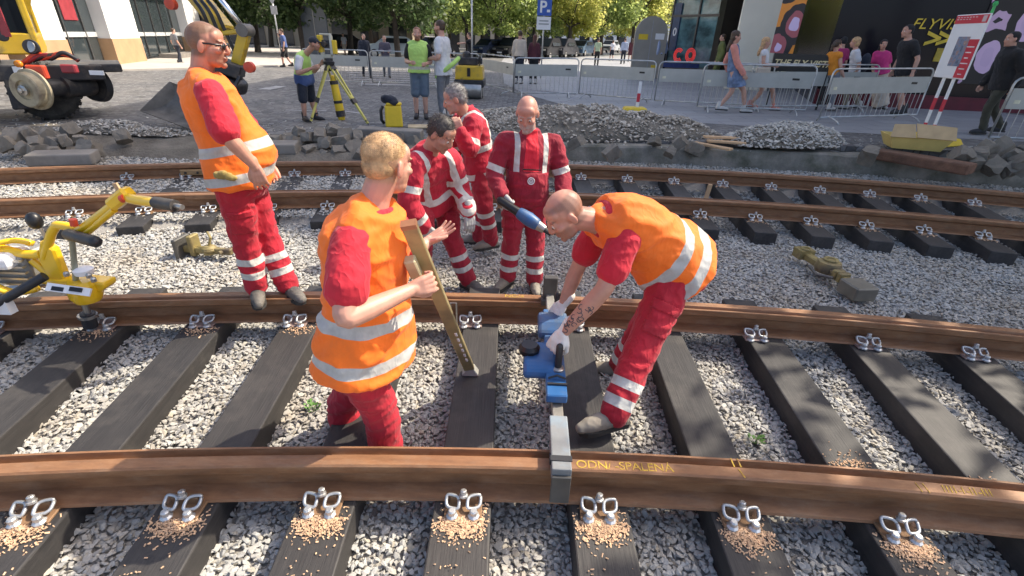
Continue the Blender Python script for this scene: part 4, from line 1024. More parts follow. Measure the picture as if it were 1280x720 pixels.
# ---------------------------------------------------------------- barriers
m_galv = mat('galvanised_tube', (.50, .51, .50), .4, .7, bump=.05); m_board = mat('barrier_board', (.42, .42, .38), .6, var=.12, scale=3)
def barrier(a, b, label):
    a, b = V(a), V(b); d = b-a; L = math.hypot(d.x, d.y); ang = math.atan2(d.y, d.x)
    t = thing('crowd_barrier', label, 'barrier', a, ang, 'site barriers'); sl = d.z/L; r = .019; H = 1.1
    g = lambda x, z: V((x, 0, z+sl*x))
    mb = MB(); pts = [g(.0, .12)]+[g(0, H-.12)]+[g(.12-.12*math.cos(q), H-.12+.12*math.sin(q)) for q in (.5, 1.05, 1.57)]+[g(L-.12+.12*math.sin(q), H-.12+.12*math.cos(q)) for q in (0, .5, 1.05, 1.57)]+[g(L, .12), g(0, .12)]
    mb.tube(pts, r, 7); mb.build('tube_frame', m_galv, t, smooth=True)
    mb = MB(); mb.add([g(.03, .60)+V((0, -.012, 0)), g(L-.03, .60)+V((0, -.012, 0)), g(L-.03, .93)+V((0, -.012, 0)), g(.03, .93)+V((0, -.012, 0)), g(.03, .60)+V((0, .012, 0)), g(L-.03, .60)+V((0, .012, 0)), g(L-.03, .93)+V((0, .012, 0)), g(.03, .93)+V((0, .012, 0))],
           [(0, 1, 2, 3), (7, 6, 5, 4), (3, 2, 6, 7), (0, 4, 5, 1), (0, 3, 7, 4), (1, 5, 6, 2)]); bo = mb.build('barrier_panel', m_board, t)
    mb = MB(); mb.box((L*.84, -.0135, .80+sl*L*.84), (.16, .003, .045)); mb.build('maker_mark', MC['black_plastic'], bo)
    mb = MB(); mb.box((.16, -.0135, .72), (.09, .003, .06)); mb.build('reflector', mat('reflector_cream', (.7, .68, .5), .4, bump=0), bo)
    mb = MB(); n = max(3, int(L/.13))
    for i in range(1, n): mb.tube([g(L*i/n, .12), g(L*i/n, .60)], .006, 5)
    mb.build('bars', m_galv, t)
    for x in (.25, L-.25):
        mb = MB(); mb.tube([V((x, -.32, 0+sl*x)), V((x, -.26, .06+sl*x)), g(x, .14), V((x, .26, .06+sl*x)), V((x, .32, sl*x))], .016, 6); mb.build('foot', m_galv, t, smooth=True)
def gp(px, py): p = atg(px, py); return p
barrier(gp(383, 105), gp(463, 107), 'barrier furthest left behind the tripod')
barrier(gp(466, 107), gp(533, 109), 'barrier behind the man in the green hi-vis bib')
barrier(gp(536, 109), gp(599, 110), 'barrier behind the small roller')
barrier(gp(602, 108), gp(641, 120), 'short angled barrier right of the roller')
barrier(gp(642, 121), gp(720, 122), 'barrier in front of the man in white shirt and the long-haired woman')
barrier(gp(723, 122), gp(813, 130), 'barrier left of the gap, before the round-topped panel')
barrier(gp(817, 131), gp(955, 138), 'barrier below the red neon ring sign')
barrier(gp(870, 139), gp(1005, 144), 'barrier overlapping its neighbour, in front of the woman in pink')
barrier(gp(929, 138), gp(1081, 139), 'barrier in front of the dark notice board')
barrier(gp(1022, 154), gp(1143, 150), 'nearest barrier in front of the people in bright pink and black')
barrier(gp(1232, 180), gp(1330, 184), 'barrier cut off by the right edge of the photo')
# ---------------------------------------------------------------- signs and posts
m_red = mat('sign_red', (.55, .03, .05), .5, var=.05); m_wht = mat('sign_white', (.78, .78, .78), .5, var=.03); m_blue = mat('sign_blue', (.03, .10, .42), .4, var=.05); m_gry = mat('sign_grey', (.33, .34, .35), .5, .3, var=.1)
TL, TR_, BR_, BL = aty(1198, 20, 9.5), aty(1242, 15, 8.75), aty(1205, 101, 8.75), aty(1167, 95, 9.5)
gx = (TR_-TL); gx.z = 0; gw = gx.length; gx.normalize(); gz = V((0, 0, 1)); gy = gz.cross(gx)
c0 = (TL+BL)/2; zt, zb = (TL.z+TR_.z)/2, (BL.z+BR_.z)/2; hh = zt-zb; og = V((c0.x, c0.y, zb)); SM = frame(og, gx, gy, gz)
bz = street_z(og.x)+.10
t = thing('info_sign', 'white and red construction notice board on two red-and-white striped posts', 'sign', (og.x, og.y, street_z(og.x)))
mb = MB(); mb.box((gw/2, 0, hh/2), (gw, .03, hh), SM); bo = mb.build('notice_board', m_wht, t, world=True, bevel=.012, seg=2)
def onb(name, x0, x1, z0, z1, m, d=.017, par=None): mb = MB(); mb.box(((x0+x1)/2*gw, -d, (z0+z1)/2*hh), ((x1-x0)*gw, .004, (z1-z0)*hh), SM); return mb.build(name, m, bo, world=True)
onb('red_header', .02, .985, .86, .985, m_red); onb('crest', .83, .94, .88, .97, mat('pale_crest', (.55, .45, .45), .5), .020)
onb('red_panel', .66, .985, .02, .62, m_red); onb('photo_print', .34, .70, .20, .66, None, .020)
t2 = NT('notice_photo'); co = t2.coord('Object', 5); t2.set(Base_Color=t2.ramp(t2.noise(co, 2.2, 6), [(.3, (.06, .07, .10)), (.5, (.20, .25, .35)), (.62, (.35, .20, .16)), (.75, (.5, .52, .55))], 'LINEAR'), Roughness=.4)
for o in bo.children:
    if o.name.startswith('photo_print'): o.data.materials.clear(); o.data.materials.append(t2.m)
mb = MB()
for i, z in enumerate((.955, .925)): 
    for k in range(7-i*2): mb.box(((.10+.09*k)*gw, -.0205, z*hh-.0), (.055*gw, .002, .010*hh), SM)
for z in (.80, .775): mb.box((.12*gw, -.0175, z*hh), (.10*gw, .002, .006*hh), SM)
for k in range(6): mb.box((.82*gw, -.0205, (.08+.085*k)*hh), ((.12+.05*(k % 3))*gw, .002, .016*hh), SM)
mb.build('print_lines', mat('sign_print', (.75, .68, .68), .5, bump=0), bo, world=True); 
for x in (.30, .62):
    mb = MB(); mb.box((x*gw, .035, (bz-zb+hh*.9)/2), (.045, .03, hh*.9-(bz-zb)), SM); p = mb.build('post', m_wht, t, world=True)
    for k in range(2):
        z0 = bz-zb+.02+.42*k; mb = MB(); mb.box((x*gw, .035, z0+.10), (.049, .034, .20), SM); mb.build('red_stripe', m_red, p, world=True)
mb = MB(); c = V((og.x, og.y, street_z(og.x)+.06))+gx*gw*.5+V((.1, .03, 0)); 
mb.box(c, (.95, .5, .11), taper=.86, rz=math.atan2(gx.y, gx.x)+.5); mb.build('ballast_foot', m_yel, t, world=True, bevel=.015)
mb = MB(); p = SM @ V((gw*.97, 0, hh+.10)); mb.tube([SM @ V((gw*.97, 0, hh)), p], .02, 8); mb.lathe([(.03, 0), (.036, .03), (.02, .06)], 10, Matrix.Translation(p)); mb.build('lamp_cap', mat('green_lamp', (.05, .45, .12), .4), t, world=True)
# warning post in a yellow foot
p = atg(793, 140); t = thing('warning_post', 'short red and white warning post standing in a flat yellow foot', 'post', p)
mb = MB(); mb.box((.0, 0, .06), (.62, .42, .12), taper=.8); mb.build('yellow_foot', m_yel, t, bevel=.02)
mb = MB(); mb.box((.05, .0, .40), (.07, .03, .62)); po = mb.build('post', m_wht, t)
mb = MB(); mb.box((.05, 0, .34), (.074, .034, .2)); mb.build('red_stripe', m_red, po)
# parking sign, second blue sign, priority sign seen from behind
def pole_sign(name, label, px, y, top, build):
    q = aty(px, 60, y); t = thing(name, label, 'road sign', (q.x, y, street_z(q.x))); mb = MB(); mb.tube([(0, 0.03, 0), (0, .03, top)], .032, 8); mb.build('pole', m_galv, t, smooth=True); build(t); return t
def parkb(t):
    mb = MB(); mb.box((0, 0, 2.82), (.62, .03, .62)); a = mb.build('blue_plate', m_blue, t); B = base_matrix(t)
    text('letter', 'P', m_wht, a, B @ Matrix.Translation((-.06, -.018, 2.82)) @ Matrix.Rotation(R(90), 4, 'X'), .62, .003, True)
    mb = MB(); mb.box((.18, -.018, 2.69), (.14, .004, .10)); mb.build('pictogram', m_wht, a)
    mb = MB(); mb.box((0, 0, 2.22), (.62, .03, .5)); b = mb.build('white_plate', m_wht, t); mb = MB(); mb.box((0, -.018, 2.31), (.4, .004, .05)); mb.box((0, -.018, 2.19), (.44, .004, .05)); mb.build('print_lines', m_gry, b)
pole_sign('parking_sign', 'blue parking sign with letter P above a white plate, before the sunlit trees', 678, 24, 3.15, lambda t: (parkb(t)))
def blueb(t): mb = MB(); mb.box((0, 0, 3.15), (.55, .03, .55)); mb.build('blue_plate', m_blue, t)
pole_sign('road_sign', 'plain blue road sign on a thin grey pole above the small roller', 590, 19.5, 3.4, blueb)
def tri(t):
    mb = MB(); mb.prism([(-.42, 3.4), (.42, 3.4), (0, 2.66)], -.012, .012); mb.build('triangle_plate', m_gry, t); mb = MB(); mb.box((.02, 0, 2.45), (.30, .02, .36)); mb.build('small_plate', m_gry, t)
pole_sign('road_sign', 'triangular road sign seen from behind, left of the surveyor', 350, 26, 3.4, tri)
# round-topped street cabinets (grey)
m_cab = mat('cabinet_grey', (.30, .28, .24), .6, var=.1, scale=2)
def cabinet(px, py, w, h, label, mm):
    q = atg(px, py); t = thing('round_topped_panel', label, 'panel', q)
    P = [(-w/2, 0), (w/2, 0)]+[(w/2*math.cos(a), h-w/2+w/2*math.sin(a)) for a in np.linspace(0, math.pi, 14)]
    mb = MB(); mb.prism(P, -.09, .09); mb.build('panel_body', mm, t); mb = MB(); mb.box((0, -.093, h*.47), (.03, .008, h*.92)); mb.build('centre_strip', m_gry, t)
    return t, q
t, q = cabinet(806, 98, 1.45, 2.55, 'big grey round-topped panel with a yellow and a white sticker', m_cab)
mb = MB(); mb.box((-.36, -.094, 1.72), (.42, .008, .22)); mb.build('yellow_sticker', m_yel, t); mb = MB(); mb.box((.38, -.094, 1.75), (.40, .008, .24)); mb.build('white_sticker', m_wht, t); mb = MB(); mb.box((.28, -.094, .5), (.22, .008, .16)); mb.build('small_sticker', m_yel, t)
cabinet(399, 72, 1.7, 3.3, 'dark blue-grey round-topped panel behind the total station', mat('blue_grey_panel', (.07, .09, .12), .4, var=.1))
# ---------------------------------------------------------------- machines and tools
m_exy = mat('excavator_yellow', (.62, .40, .02), .4, var=.1, coat=.3, dirt=(.25, .18, .06), dirt_amt=.35); m_dk = mat('dark_steel', (.035, .036, .04), .5, .3, dirt=(.12, .10, .08), dirt_amt=.5)
m_rub = mat('tyre_rubber', (.018, .018, .018), .85, dirt=(.07, .065, .055), dirt_amt=.6); m_stl = mat('bare_steel', (.42, .41, .39), .35, .85, bump=.1); m_chr = mat('chrome_rod', (.75, .75, .75), .12, 1, bump=0)
m_ored = mat('orange_red_paint', (.62, .07, .03), .45); m_dirtst = mat('worn_bucket_steel', (.17, .155, .135), .6, .4, dirt=(.28, .25, .21), dirt_amt=.6); m_gl = glass_mat('dark_glass', (.012, .016, .02), .2); m_gl.node_tree.nodes['Principled BSDF'].inputs['Specular IOR Level'].default_value = .08
m_wornw = mat('worn_rail_wheel', (.42, .36, .24), .6, .2, dirt=(.18, .13, .09), dirt_amt=.5)
def q_(px, py, y): return aty(px, py, y)
def excavator():
    t = thing('road_rail_excavator', 'yellow road-rail excavator with rubber tyre and steel rail wheel, cut off by the left edge', 'excavator', (-9.6, 9.8, .05))
    W = dict(world=True); PV = V((-8.62, 9.45, 0)); RT = Matrix.Translation(PV) @ Matrix.Rotation(R(38), 4, 'Z') @ Matrix.Translation(-PV)
    class RB(MB):
        def build(s, *a, **k): s.v = [tuple(RT @ V(q)) for q in s.v]; return MB.build(s, *a, **k)
    # undercarriage
    mb = RB(); mb.box((-9.6, 10.2, .86), (3.6, 1.9, .26)); mb.box((-7.75, 10.1, .93), (.5, 1.5, .14)); mb.box((-9.0, 9.35, .62), (.5, .25, .7), taper=.8); mb.build('chassis', m_dk, t, bevel=.02, **W)
    for (x, y) in ((-8.75, 9.55), (-8.75, 10.9), (-11.0, 9.55), (-11.0, 10.9)):
        M = Matrix.Translation((x, y, .53)) @ Matrix.Rotation(R(90), 4, 'X'); mb = RB()
        mb.lathe([(.24, -.2), (.40, -.2), (.47, -.15), (.485, 0), (.47, .15), (.40, .2), (.24, .2)], 32, M)
        ty = mb.build('tyre', m_rub, t, world=True, smooth='angle'); mb = RB()
        for k in range(26):
            a = 2*math.pi*k/26
            for s_ in (-1, 1): mb.box((.485*math.cos(a), .485*math.sin(a), s_*.10), (.05, .035, .19), M @ Matrix.Rotation(0, 4, 'Z'), rz=a+s_*.25)
        mb.build('tread', m_rub, ty, world=True); mb = RB(); mb.lathe([(.02, .21), (.1, .20), (.12, .14), (.25, .12), (.25, -.12), (.12, -.14), (.02, -.2)], 20, M); mb.build('rim', m_exy, ty, world=True, smooth='angle')
    # rail axle with steel wheels
    c = V((-8.5, 8.85, .62)); M = Matrix.Translation(c) @ Matrix.Rotation(R(-6), 4, 'Z') @ Matrix.Rotation(R(90), 4, 'X')
    mb = MB(); mb.lathe([(.03, .10), (.06, .10), (.065, .06), (.15, .05), (.16, .085), (.265, .09), (.285, .07), (.29, -.05), (.335, -.06), (.335, -.10), (.1, -.11)], 36, M); wh = mb.build('rail_wheel', m_wornw, t, world=True, smooth='angle')
    mb = MB(); mb.lathe([(.085, .09), (.09, .12), (.05, .13), (.045, .17), (.02, .175)], 8, M); mb.build('hub', m_stl, wh, world=True)
    ax = (M.to_3x3() @ V((0, 0, -1))).normalized()
    mb = MB(); mb.tube([c+ax*.1, c+ax*.55, c+ax*.56, c+ax*1.15], [.15, .15, .20, .20], 18); mb.build('axle_housing', m_dk, t, world=True, smooth='angle')
    mb = MB(); M2 = Matrix.Translation(c+ax*1.28) @ Matrix.Rotation(R(-6), 4, 'Z') @ Matrix.Rotation(R(90), 4, 'X'); mb.lathe([(.05, .08), (.31, .07), (.33, 0), (.335, -.03), (.34, -.05), (.05, -.06)], 30, M2); mb.build('rail_wheel', m_dk, t, world=True, smooth='angle')
    mb = MB(); p = q_(47, 90, 9.0); mb.box(p, (.32, .1, .22)); mb.build('red_bracket', m_ored, t, bevel=.02, **W)
    mb = MB(); p = q_(87, 86, 9.1); mb.box(p, (.26, .1, .14)); mb.build('red_bracket', mat('dark_red_paint', (.30, .03, .04), .5), t, bevel=.02, **W)
    mb = MB(); p = q_(23, 88, 8.95); mb.box(p, (.14, .05, .12)); mb.build('white_plate', m_wht, t, **W)
    mb = MB(); p = q_(23, 80, 8.95); mb.ell(p, (.07, .05, .06)); mb.build('marker_lamp', mat('amber_lens', (.75, .25, .02), .3, bump=0), t, smooth=True, **W)
    # number plate, hoses on the deck
    mb = MB(); p = q_(121, 91, 9.0); mb.box(p, (.24, .03, .07)); mb.build('number_plate', m_wht, t, **W)
    for k, (cm) in enumerate((m_ored, MC['dark_red_paint'], m_dk, m_ored, m_dk)):
        pts = [q_(27+k*7, 80-k*2, 9.1+.05*k), q_(45+k*5, 66+k*2, 9.2), q_(66+k*3, 72-k*2, 9.2), q_(84+k*3, 66+k*2, 9.3), q_(98, 76, 9.3)]
        P, _ = lim_path(pts, [1]*5, 5, 3); mb = MB(); mb.tube(P, .035, 7); mb.build('hydraulic_hose', cm, t, world=True, smooth=True)
    mb = MB(); p = q_(40, 59, 9.15); mb.lathe([(.10, -.05), (.12, .03), (.11, .06)], 18, Matrix.Translation(p) @ Matrix.Rotation(R(75), 4, 'X') @ Matrix.Rotation(.4, 4, 'Y')); l = mb.build('work_lamp', m_dk, t, world=True, smooth='angle')
    mb = MB(); mb.lathe([(.09, 0), (.088, .008), (.03, .016)], 16, Matrix.Translation(p+V((.02, -.055, .01))) @ Matrix.Rotation(R(75), 4, 'X')); mb.build('lens', m_stl, l, world=True)
    # upper carriage and cab
    mb = RB(); mb.lathe([(.62, 0), (.62, .22)], 28, Matrix.Translation((-9.9, 10.4, 1.0))); mb.build('turntable', m_dk, t, smooth='angle', **W)
    mb = RB(); mb.box((-10.6, 10.4, 1.62), (2.2, 2.0, .85)); mb.build('engine_deck', m_exy, t, bevel=.08, seg=3, **W)
    cx0, cx1, cy0, cy1, z0, z1 = -9.95, -8.62, 9.45, 10.6, 1.2, 3.1; cb = RB()
    for x in (cx0, cx1):
        for y in (cy0, cy1): cb.box((x, y, (z0+z1)/2), (.10, .10, z1-z0))
    cb.box(((cx0+cx1)/2, (cy0+cy1)/2, z1), (cx1-cx0+.1, cy1-cy0+.1, .12)); cb.box(((cx0+cx1)/2, cy0, z0+.12), (cx1-cx0, .09, .34)); cb.box((cx1, (cy0+cy1)/2, z0+.12), (.09, cy1-cy0, .34)); cb.box((cx0+.52, cy0, z0+.9), (.09, .085, 1.6))
    c_ = cb.build('cab', m_exy, t, bevel=.025, seg=2, **W)
    mb = RB(); mb.box((cx0+.95, cy0, 2.2), (.82, .02, 1.6)); mb.build('cab_window', m_gl, c_, **W); mb = RB(); mb.box((cx0+.27, cy0, 2.2), (.46, .02, 1.6)); mb.build('cab_window', m_gl, c_, **W); mb = RB(); mb.box((cx1, (cy0+cy1)/2, 2.2), (.02, cy1-cy0-.1, 1.6)); mb.build('windscreen', m_gl, c_, **W)
    mb = MB(); mb.ell(q_(3, 46, 8.7), (.11, .012, .07)); mb.build('round_badge', m_dk, c_, smooth=True, **W)
    mb = MB(); mb.box(q_(1, 26, 8.7), (.14, .02, .46)); mb.build('red_sticker', MC['dark_red_paint'], c_, **W)
    # boom: up out of the picture and down to the tool behind the man in sunglasses
    mb = MB(); pts = [V((-9.3, 9.9, 1.7)), V((-8.2, 9.75, 3.7)), V((-6.9, 9.55, 3.55)), V((-5.55, 9.35, 2.25)), V((-5.05, 9.25, 1.62))]; 
    for a, b, w, h in ((0, 1, .30, .42), (1, 2, .28, .44), (2, 3, .26, .36), (3, 4, .24, .30)): mb.bar(pts[a], pts[b], w, h, (0, 1, 0))
    mb.build('boom', m_exy, t, bevel=.03, **W)
    mb = MB(); p = q_(214, 5, 9.1); mb.lathe([(.04, -.05), (.085, -.05), (.085, .05), (.04, .06)], 16, Matrix.Translation(p) @ Matrix.Rotation(R(90), 4, 'X')); mb.build('boom_pin', m_ored, t, smooth='angle', **W)
    for k in range(3):
        a, b = q_(243+k*8, 0, 9.0), q_(262+k*9, 36, 8.98); mb = MB(); P, _ = lim_path([a, a.lerp(b, .5)+V((.05, -.05, .05)), b, b+V((.1, 0, -.35))], [1]*4, 5, 2); mb.tube(P, .03, 7); mb.build('hydraulic_hose', MC['black_plastic'], t, smooth=True, **W)
    a, b = q_(262, -18, 9.0), q_(303, 34, 8.95); mb = MB(); mb.tube([a, b], .045, 12); mb.build('cylinder_rod', m_chr, t, smooth=True, **W)
    mb = MB(); mb.tube([a+(a-b).normalized()*1.2, a], .085, 14); mb.build('cylinder_barrel', m_exy, t, smooth='angle', **W)
    mb = MB(); j = q_(307, 38, 8.95); mb.lathe([(.03, -.13), (.10, -.13), (.10, .13), (.03, .13)], 14, Matrix.Translation(j) @ Matrix.Rotation(R(90), 4, 'X')); mb.build('link_joint', m_dirtst, t, smooth='angle', **W)
    mb = MB(); mb.bar(j, q_(296, 82, 8.95), .17, .13, (0, 1, 0)); mb.bar(j, q_(278, 42, 9.0), .07, .1, (0, 1, 0)); mb.build('tool_link', m_exy, t, bevel=.015, **W)
    tr = q_(287, 92, 8.9)
    mb = MB(); mb.box(tr+V((0, 0, .1)), (.46, .5, .22), rz=.3, ry=.35); mb.lathe([(.26, -.14), (.3, -.1), (.3, .05), (.22, .1)], 24, Matrix.Translation(tr+V((-.05, 0, -.12))) @ Matrix.Rotation(.35, 4, 'Y')); mb.box(tr+V((-.3, 0, -.05)), (.3, .55, .2), ry=.5); mb.build('tilt_rotator', m_dk, t, bevel=.02, **W)
    mb = MB(); p = q_(312, 84, 8.7); mb.lathe([(.02, -.04), (.085, -.04), (.085, .04), (.02, .05)], 14, Matrix.Translation(p) @ Matrix.Rotation(R(90), 4, 'X')); mb.build('red_coupler', m_ored, t, smooth='angle', **W)
    P, _ = lim_path([q_(300, 95, 8.7), q_(292, 112, 8.6), q_(284, 118, 8.6), q_(268, 108, 8.7)], [1]*4, 5, 2); mb = MB(); mb.tube(P, .03, 7); mb.build('hydraulic_hose', m_dk, t, smooth=True, **W)
    # grading bucket: curved blade with side plates
    e0, e1 = q_(168, 138, 9.0), q_(236, 163, 8.55)      # cutting edge, left end and near end
    up = V((.95, .55, .62)); n = 9; mb = MB(); rs = []
    for k in range(n+1):
        a = k/n*1.9; off = V((.52*math.sin(a)+.1, .30*math.sin(a), .58*(1-math.cos(a))*.62)); rs.append((e0+off, e1+off*.95))
    th = V((.02, .015, -.025))
    for k in range(n): mb.add([rs[k][0], rs[k][1], rs[k+1][1], rs[k+1][0], rs[k][0]+th, rs[k][1]+th, rs[k+1][1]+th, rs[k+1][0]+th], [(0, 1, 2, 3), (7, 6, 5, 4), (0, 4, 5, 1), (2, 6, 7, 3), (1, 5, 6, 2), (0, 3, 7, 4)])
    bk = mb.build('grading_bucket', m_dirtst, t, **W)
    for s_ in (0, 1):
        mb = MB(); pts = [r[s_] for r in rs]; m = len(pts); d = (e1-e0).normalized()*(.012 if s_ else -.012)
        mb.add([p-d for p in pts]+[p+d for p in pts], [tuple(range(m)), tuple(reversed(range(m, 2*m)))]+[(i, i+m, (i+1) % m+m, (i+1) % m) for i in range(m)])
        mb.build('side_plate', m_dirtst, bk, **W)
    mb = MB(); mb.bar(rs[-1][0].lerp(rs[-1][1], .5), tr+V((-.15, 0, -.1)), .5, .2); mb.build('bucket_bracket', m_dk, t, **W)
excavator()
# total station on its tripod
m_tri = mat('tripod_yellow', (.62, .55, .14), .5, var=.1)
def tripod():
    top = aty(411, 77, 10.35); t = thing('total_station', 'yellow surveying instrument on a yellow wooden tripod', 'surveying tripod', (top.x, top.y, street_z(0)))
    mb = MB(); mb.lathe([(.10, -.05), (.11, 0), (.085, .02), (.08, .06)], 18, Matrix.Translation(top)); mb.build('tripod_head', m_dk, t, world=True, smooth='angle')
    for (px, py) in ((388, 153), (461, 156), (430, 147)):
        f = atg(px, py); d = (f-top).normalized(); s = d.cross(V((0, 0, 1))).normalized(); mb = MB(); k = top+d*.08
        for q in (-1, 1): mb.bar(k+s*q*.055, k.lerp(f, .62)+s*q*.03, .026, .035)
        mb.bar(k.lerp(f, .5), f-d*.03, .035, .04); lg = mb.build('leg', m_tri, t, world=True)
        mb = MB(); c = k.lerp(f, .6); mb.bar(c-d*.05, c+d*.05, .10, .055); mb.bar(k-d*.02, k+d*.10, .13, .05); mb.build('clamp', m_dk, lg, world=True); mb = MB(); mb.tube([f-d*.10, f], [.028, .006], 8); mb.build('steel_shoe', m_dk, lg, world=True)
    mb = MB(); b = top+V((0, 0, .10)); mb.box(b+V((0, 0, .0)), (.16, .16, .05)); 
    for q in (-1, 1): mb.box(b+V((q*.095, 0, .19)), (.05, .12, .34), taper=.85)
    mb.box(b+V((0, 0, .375)), (.22, .06, .03)); mb.build('instrument_yoke', m_wht if False else mat('instrument_grey', (.50, .50, .42), .4), t, world=True, bevel=.008)
    mb = MB(); mb.box(b+V((-.105, -.02, .21)), (.075, .15, .30)); mb.build('side_cover', m_yel, t, world=True, bevel=.012)
    mb = MB(); mb.tube([b+V((-.02, -.13, .21)), b+V((.02, .13, .21))], [.05, .055], 16); mb.box(b+V((0, 0, .21)), (.13, .12, .13)); mb.build('telescope', m_dk, t, world=True, smooth='angle')
    mb = MB(); mb.box(b+V((.16, -.02, .16)), (.08, .07, .24)); mb.build('battery_unit', m_yel, t, world=True, bevel=.01)
    a = top+V((.02, .1, -.25)); mb = MB()
tripod()
def bag():
    p = atg(426, 152); t = thing('staff_bag', 'narrow yellow and black bag hanging between the tripod legs', 'bag', p)
    a, b = aty(416, 97, 10.5), aty(427, 148, 10.5); d = b-a; mb = MB(); mb.tube([a, a+d*.1, a+d*.85, b], [.05, .075, .09, .07], 10, True, True); mb.build('bag_body', m_yel, t, world=True, smooth=True)
    for u, w_, r in ((.07, .16, .081), (.55, .62, .089), (.80, .95, .095)): mb = MB(); mb.tube([a+d*u, a+d*w_], r, 10); mb.build('black_strap', m_dk, t, world=True)
bag()
def case():
    p = atg(493, 158); t = thing('instrument_case', 'yellow plastic instrument case standing on the setts behind the crew', 'case', p, .25)
    mb = MB(); mb.box((0, 0, .20), (.34, .24, .40), taper=.92); mb.build('case_body', m_yel, t, bevel=.03, seg=2); mb = MB(); mb.box((.02, -.0, .425), (.30, .22, .05)); mb.build('lid', m_yel, t, bevel=.02)
    mb = MB(); mb.tube([V((-.19, .02, .05)), V((-.235, .02, .12)), V((-.235, .02, .30)), V((-.19, .02, .38))], .03, 8); mb.build('shoulder_strap', m_dk, t, smooth=True)
    mb = MB(); c = p+V((-.06, .0, .50)); mb.ell(c, (.17, .14, .08)); mb.ell(c+V((.09, -.03, -.05)), (.10, .12, .06)); mb.ell(c+V((-.06, -.04, .03)), (.10, .1, .06))
    me, P = remesh(mb, .015, 2); P = displace(me, P, .02*vnoise(P, 9, 3)); o = link_mesh('folded_jacket', me, fabric('navy_cloth', (.015, .02, .035)), None, True); tag(o, 'dark navy jacket bundled on top of the yellow case', 'jacket')
case()
m_op = mat('small_board', (.50, .40, .25), .8); a = atg(528, 160); mb = MB(); mb.box(a+V((0, 0, .03)), (.55, .35, .02), rz=.2); o = mb.build('board', m_op); tag(o, 'light plywood sheet on the setts by the yellow case', 'board')
def roller():
    p = atg(587, 123); k = 1.0; t = thing('pedestrian_roller', 'small yellow vibrating roller with black engine on top', 'roller', p)
    mb = MB(); mb.lathe([(.05, -.36), (.24, -.36), (.25, -.34), (.25, .34), (.24, .36), (.05, .36)], 28, Matrix.Translation((0, 0, .25)) @ Matrix.Rotation(R(90), 4, 'Y')); mb.build('drum', m_stl, t, smooth='angle')
    mb = MB(); mb.lathe([(.05, -.36), (.24, -.36), (.25, -.34), (.25, .34), (.24, .36), (.05, .36)], 28, Matrix.Translation((0, .62, .25)) @ Matrix.Rotation(R(90), 4, 'Y')); mb.build('drum', m_stl, t, smooth='angle')
    mb = MB(); mb.box((0, .3, .42), (.86, 1.0, .20)); mb.build('frame', m_dk, t, bevel=.02); mb = MB(); mb.box((0, .22, .70), (.82, .8, .38), taper=.95); mb.build('bonnet', m_exy, t, bevel=.04, seg=2)
    mb = MB(); mb.box((0, -.19, .72), (.09, .03, .22)); mb.build('latch', MC['black_plastic'], t)
    mb = MB(); mb.box((-.05, .25, .99), (.55, .45, .20)); mb.lathe([(.12, 0), (.12, .14), (.06, .18)], 14, Matrix.Translation((-.1, .25, 1.07))); mb.box((.25, .3, 1.0), (.2, .25, .16)); mb.build('engine', m_dk, t, bevel=.02)
    mb = MB(); mb.tube([V((.3, -.1, .9)), V((.34, -.4, 1.0)), V((.34, -.55, 1.15))], .02, 8); mb.build('control_handle', m_dk, t)
roller()
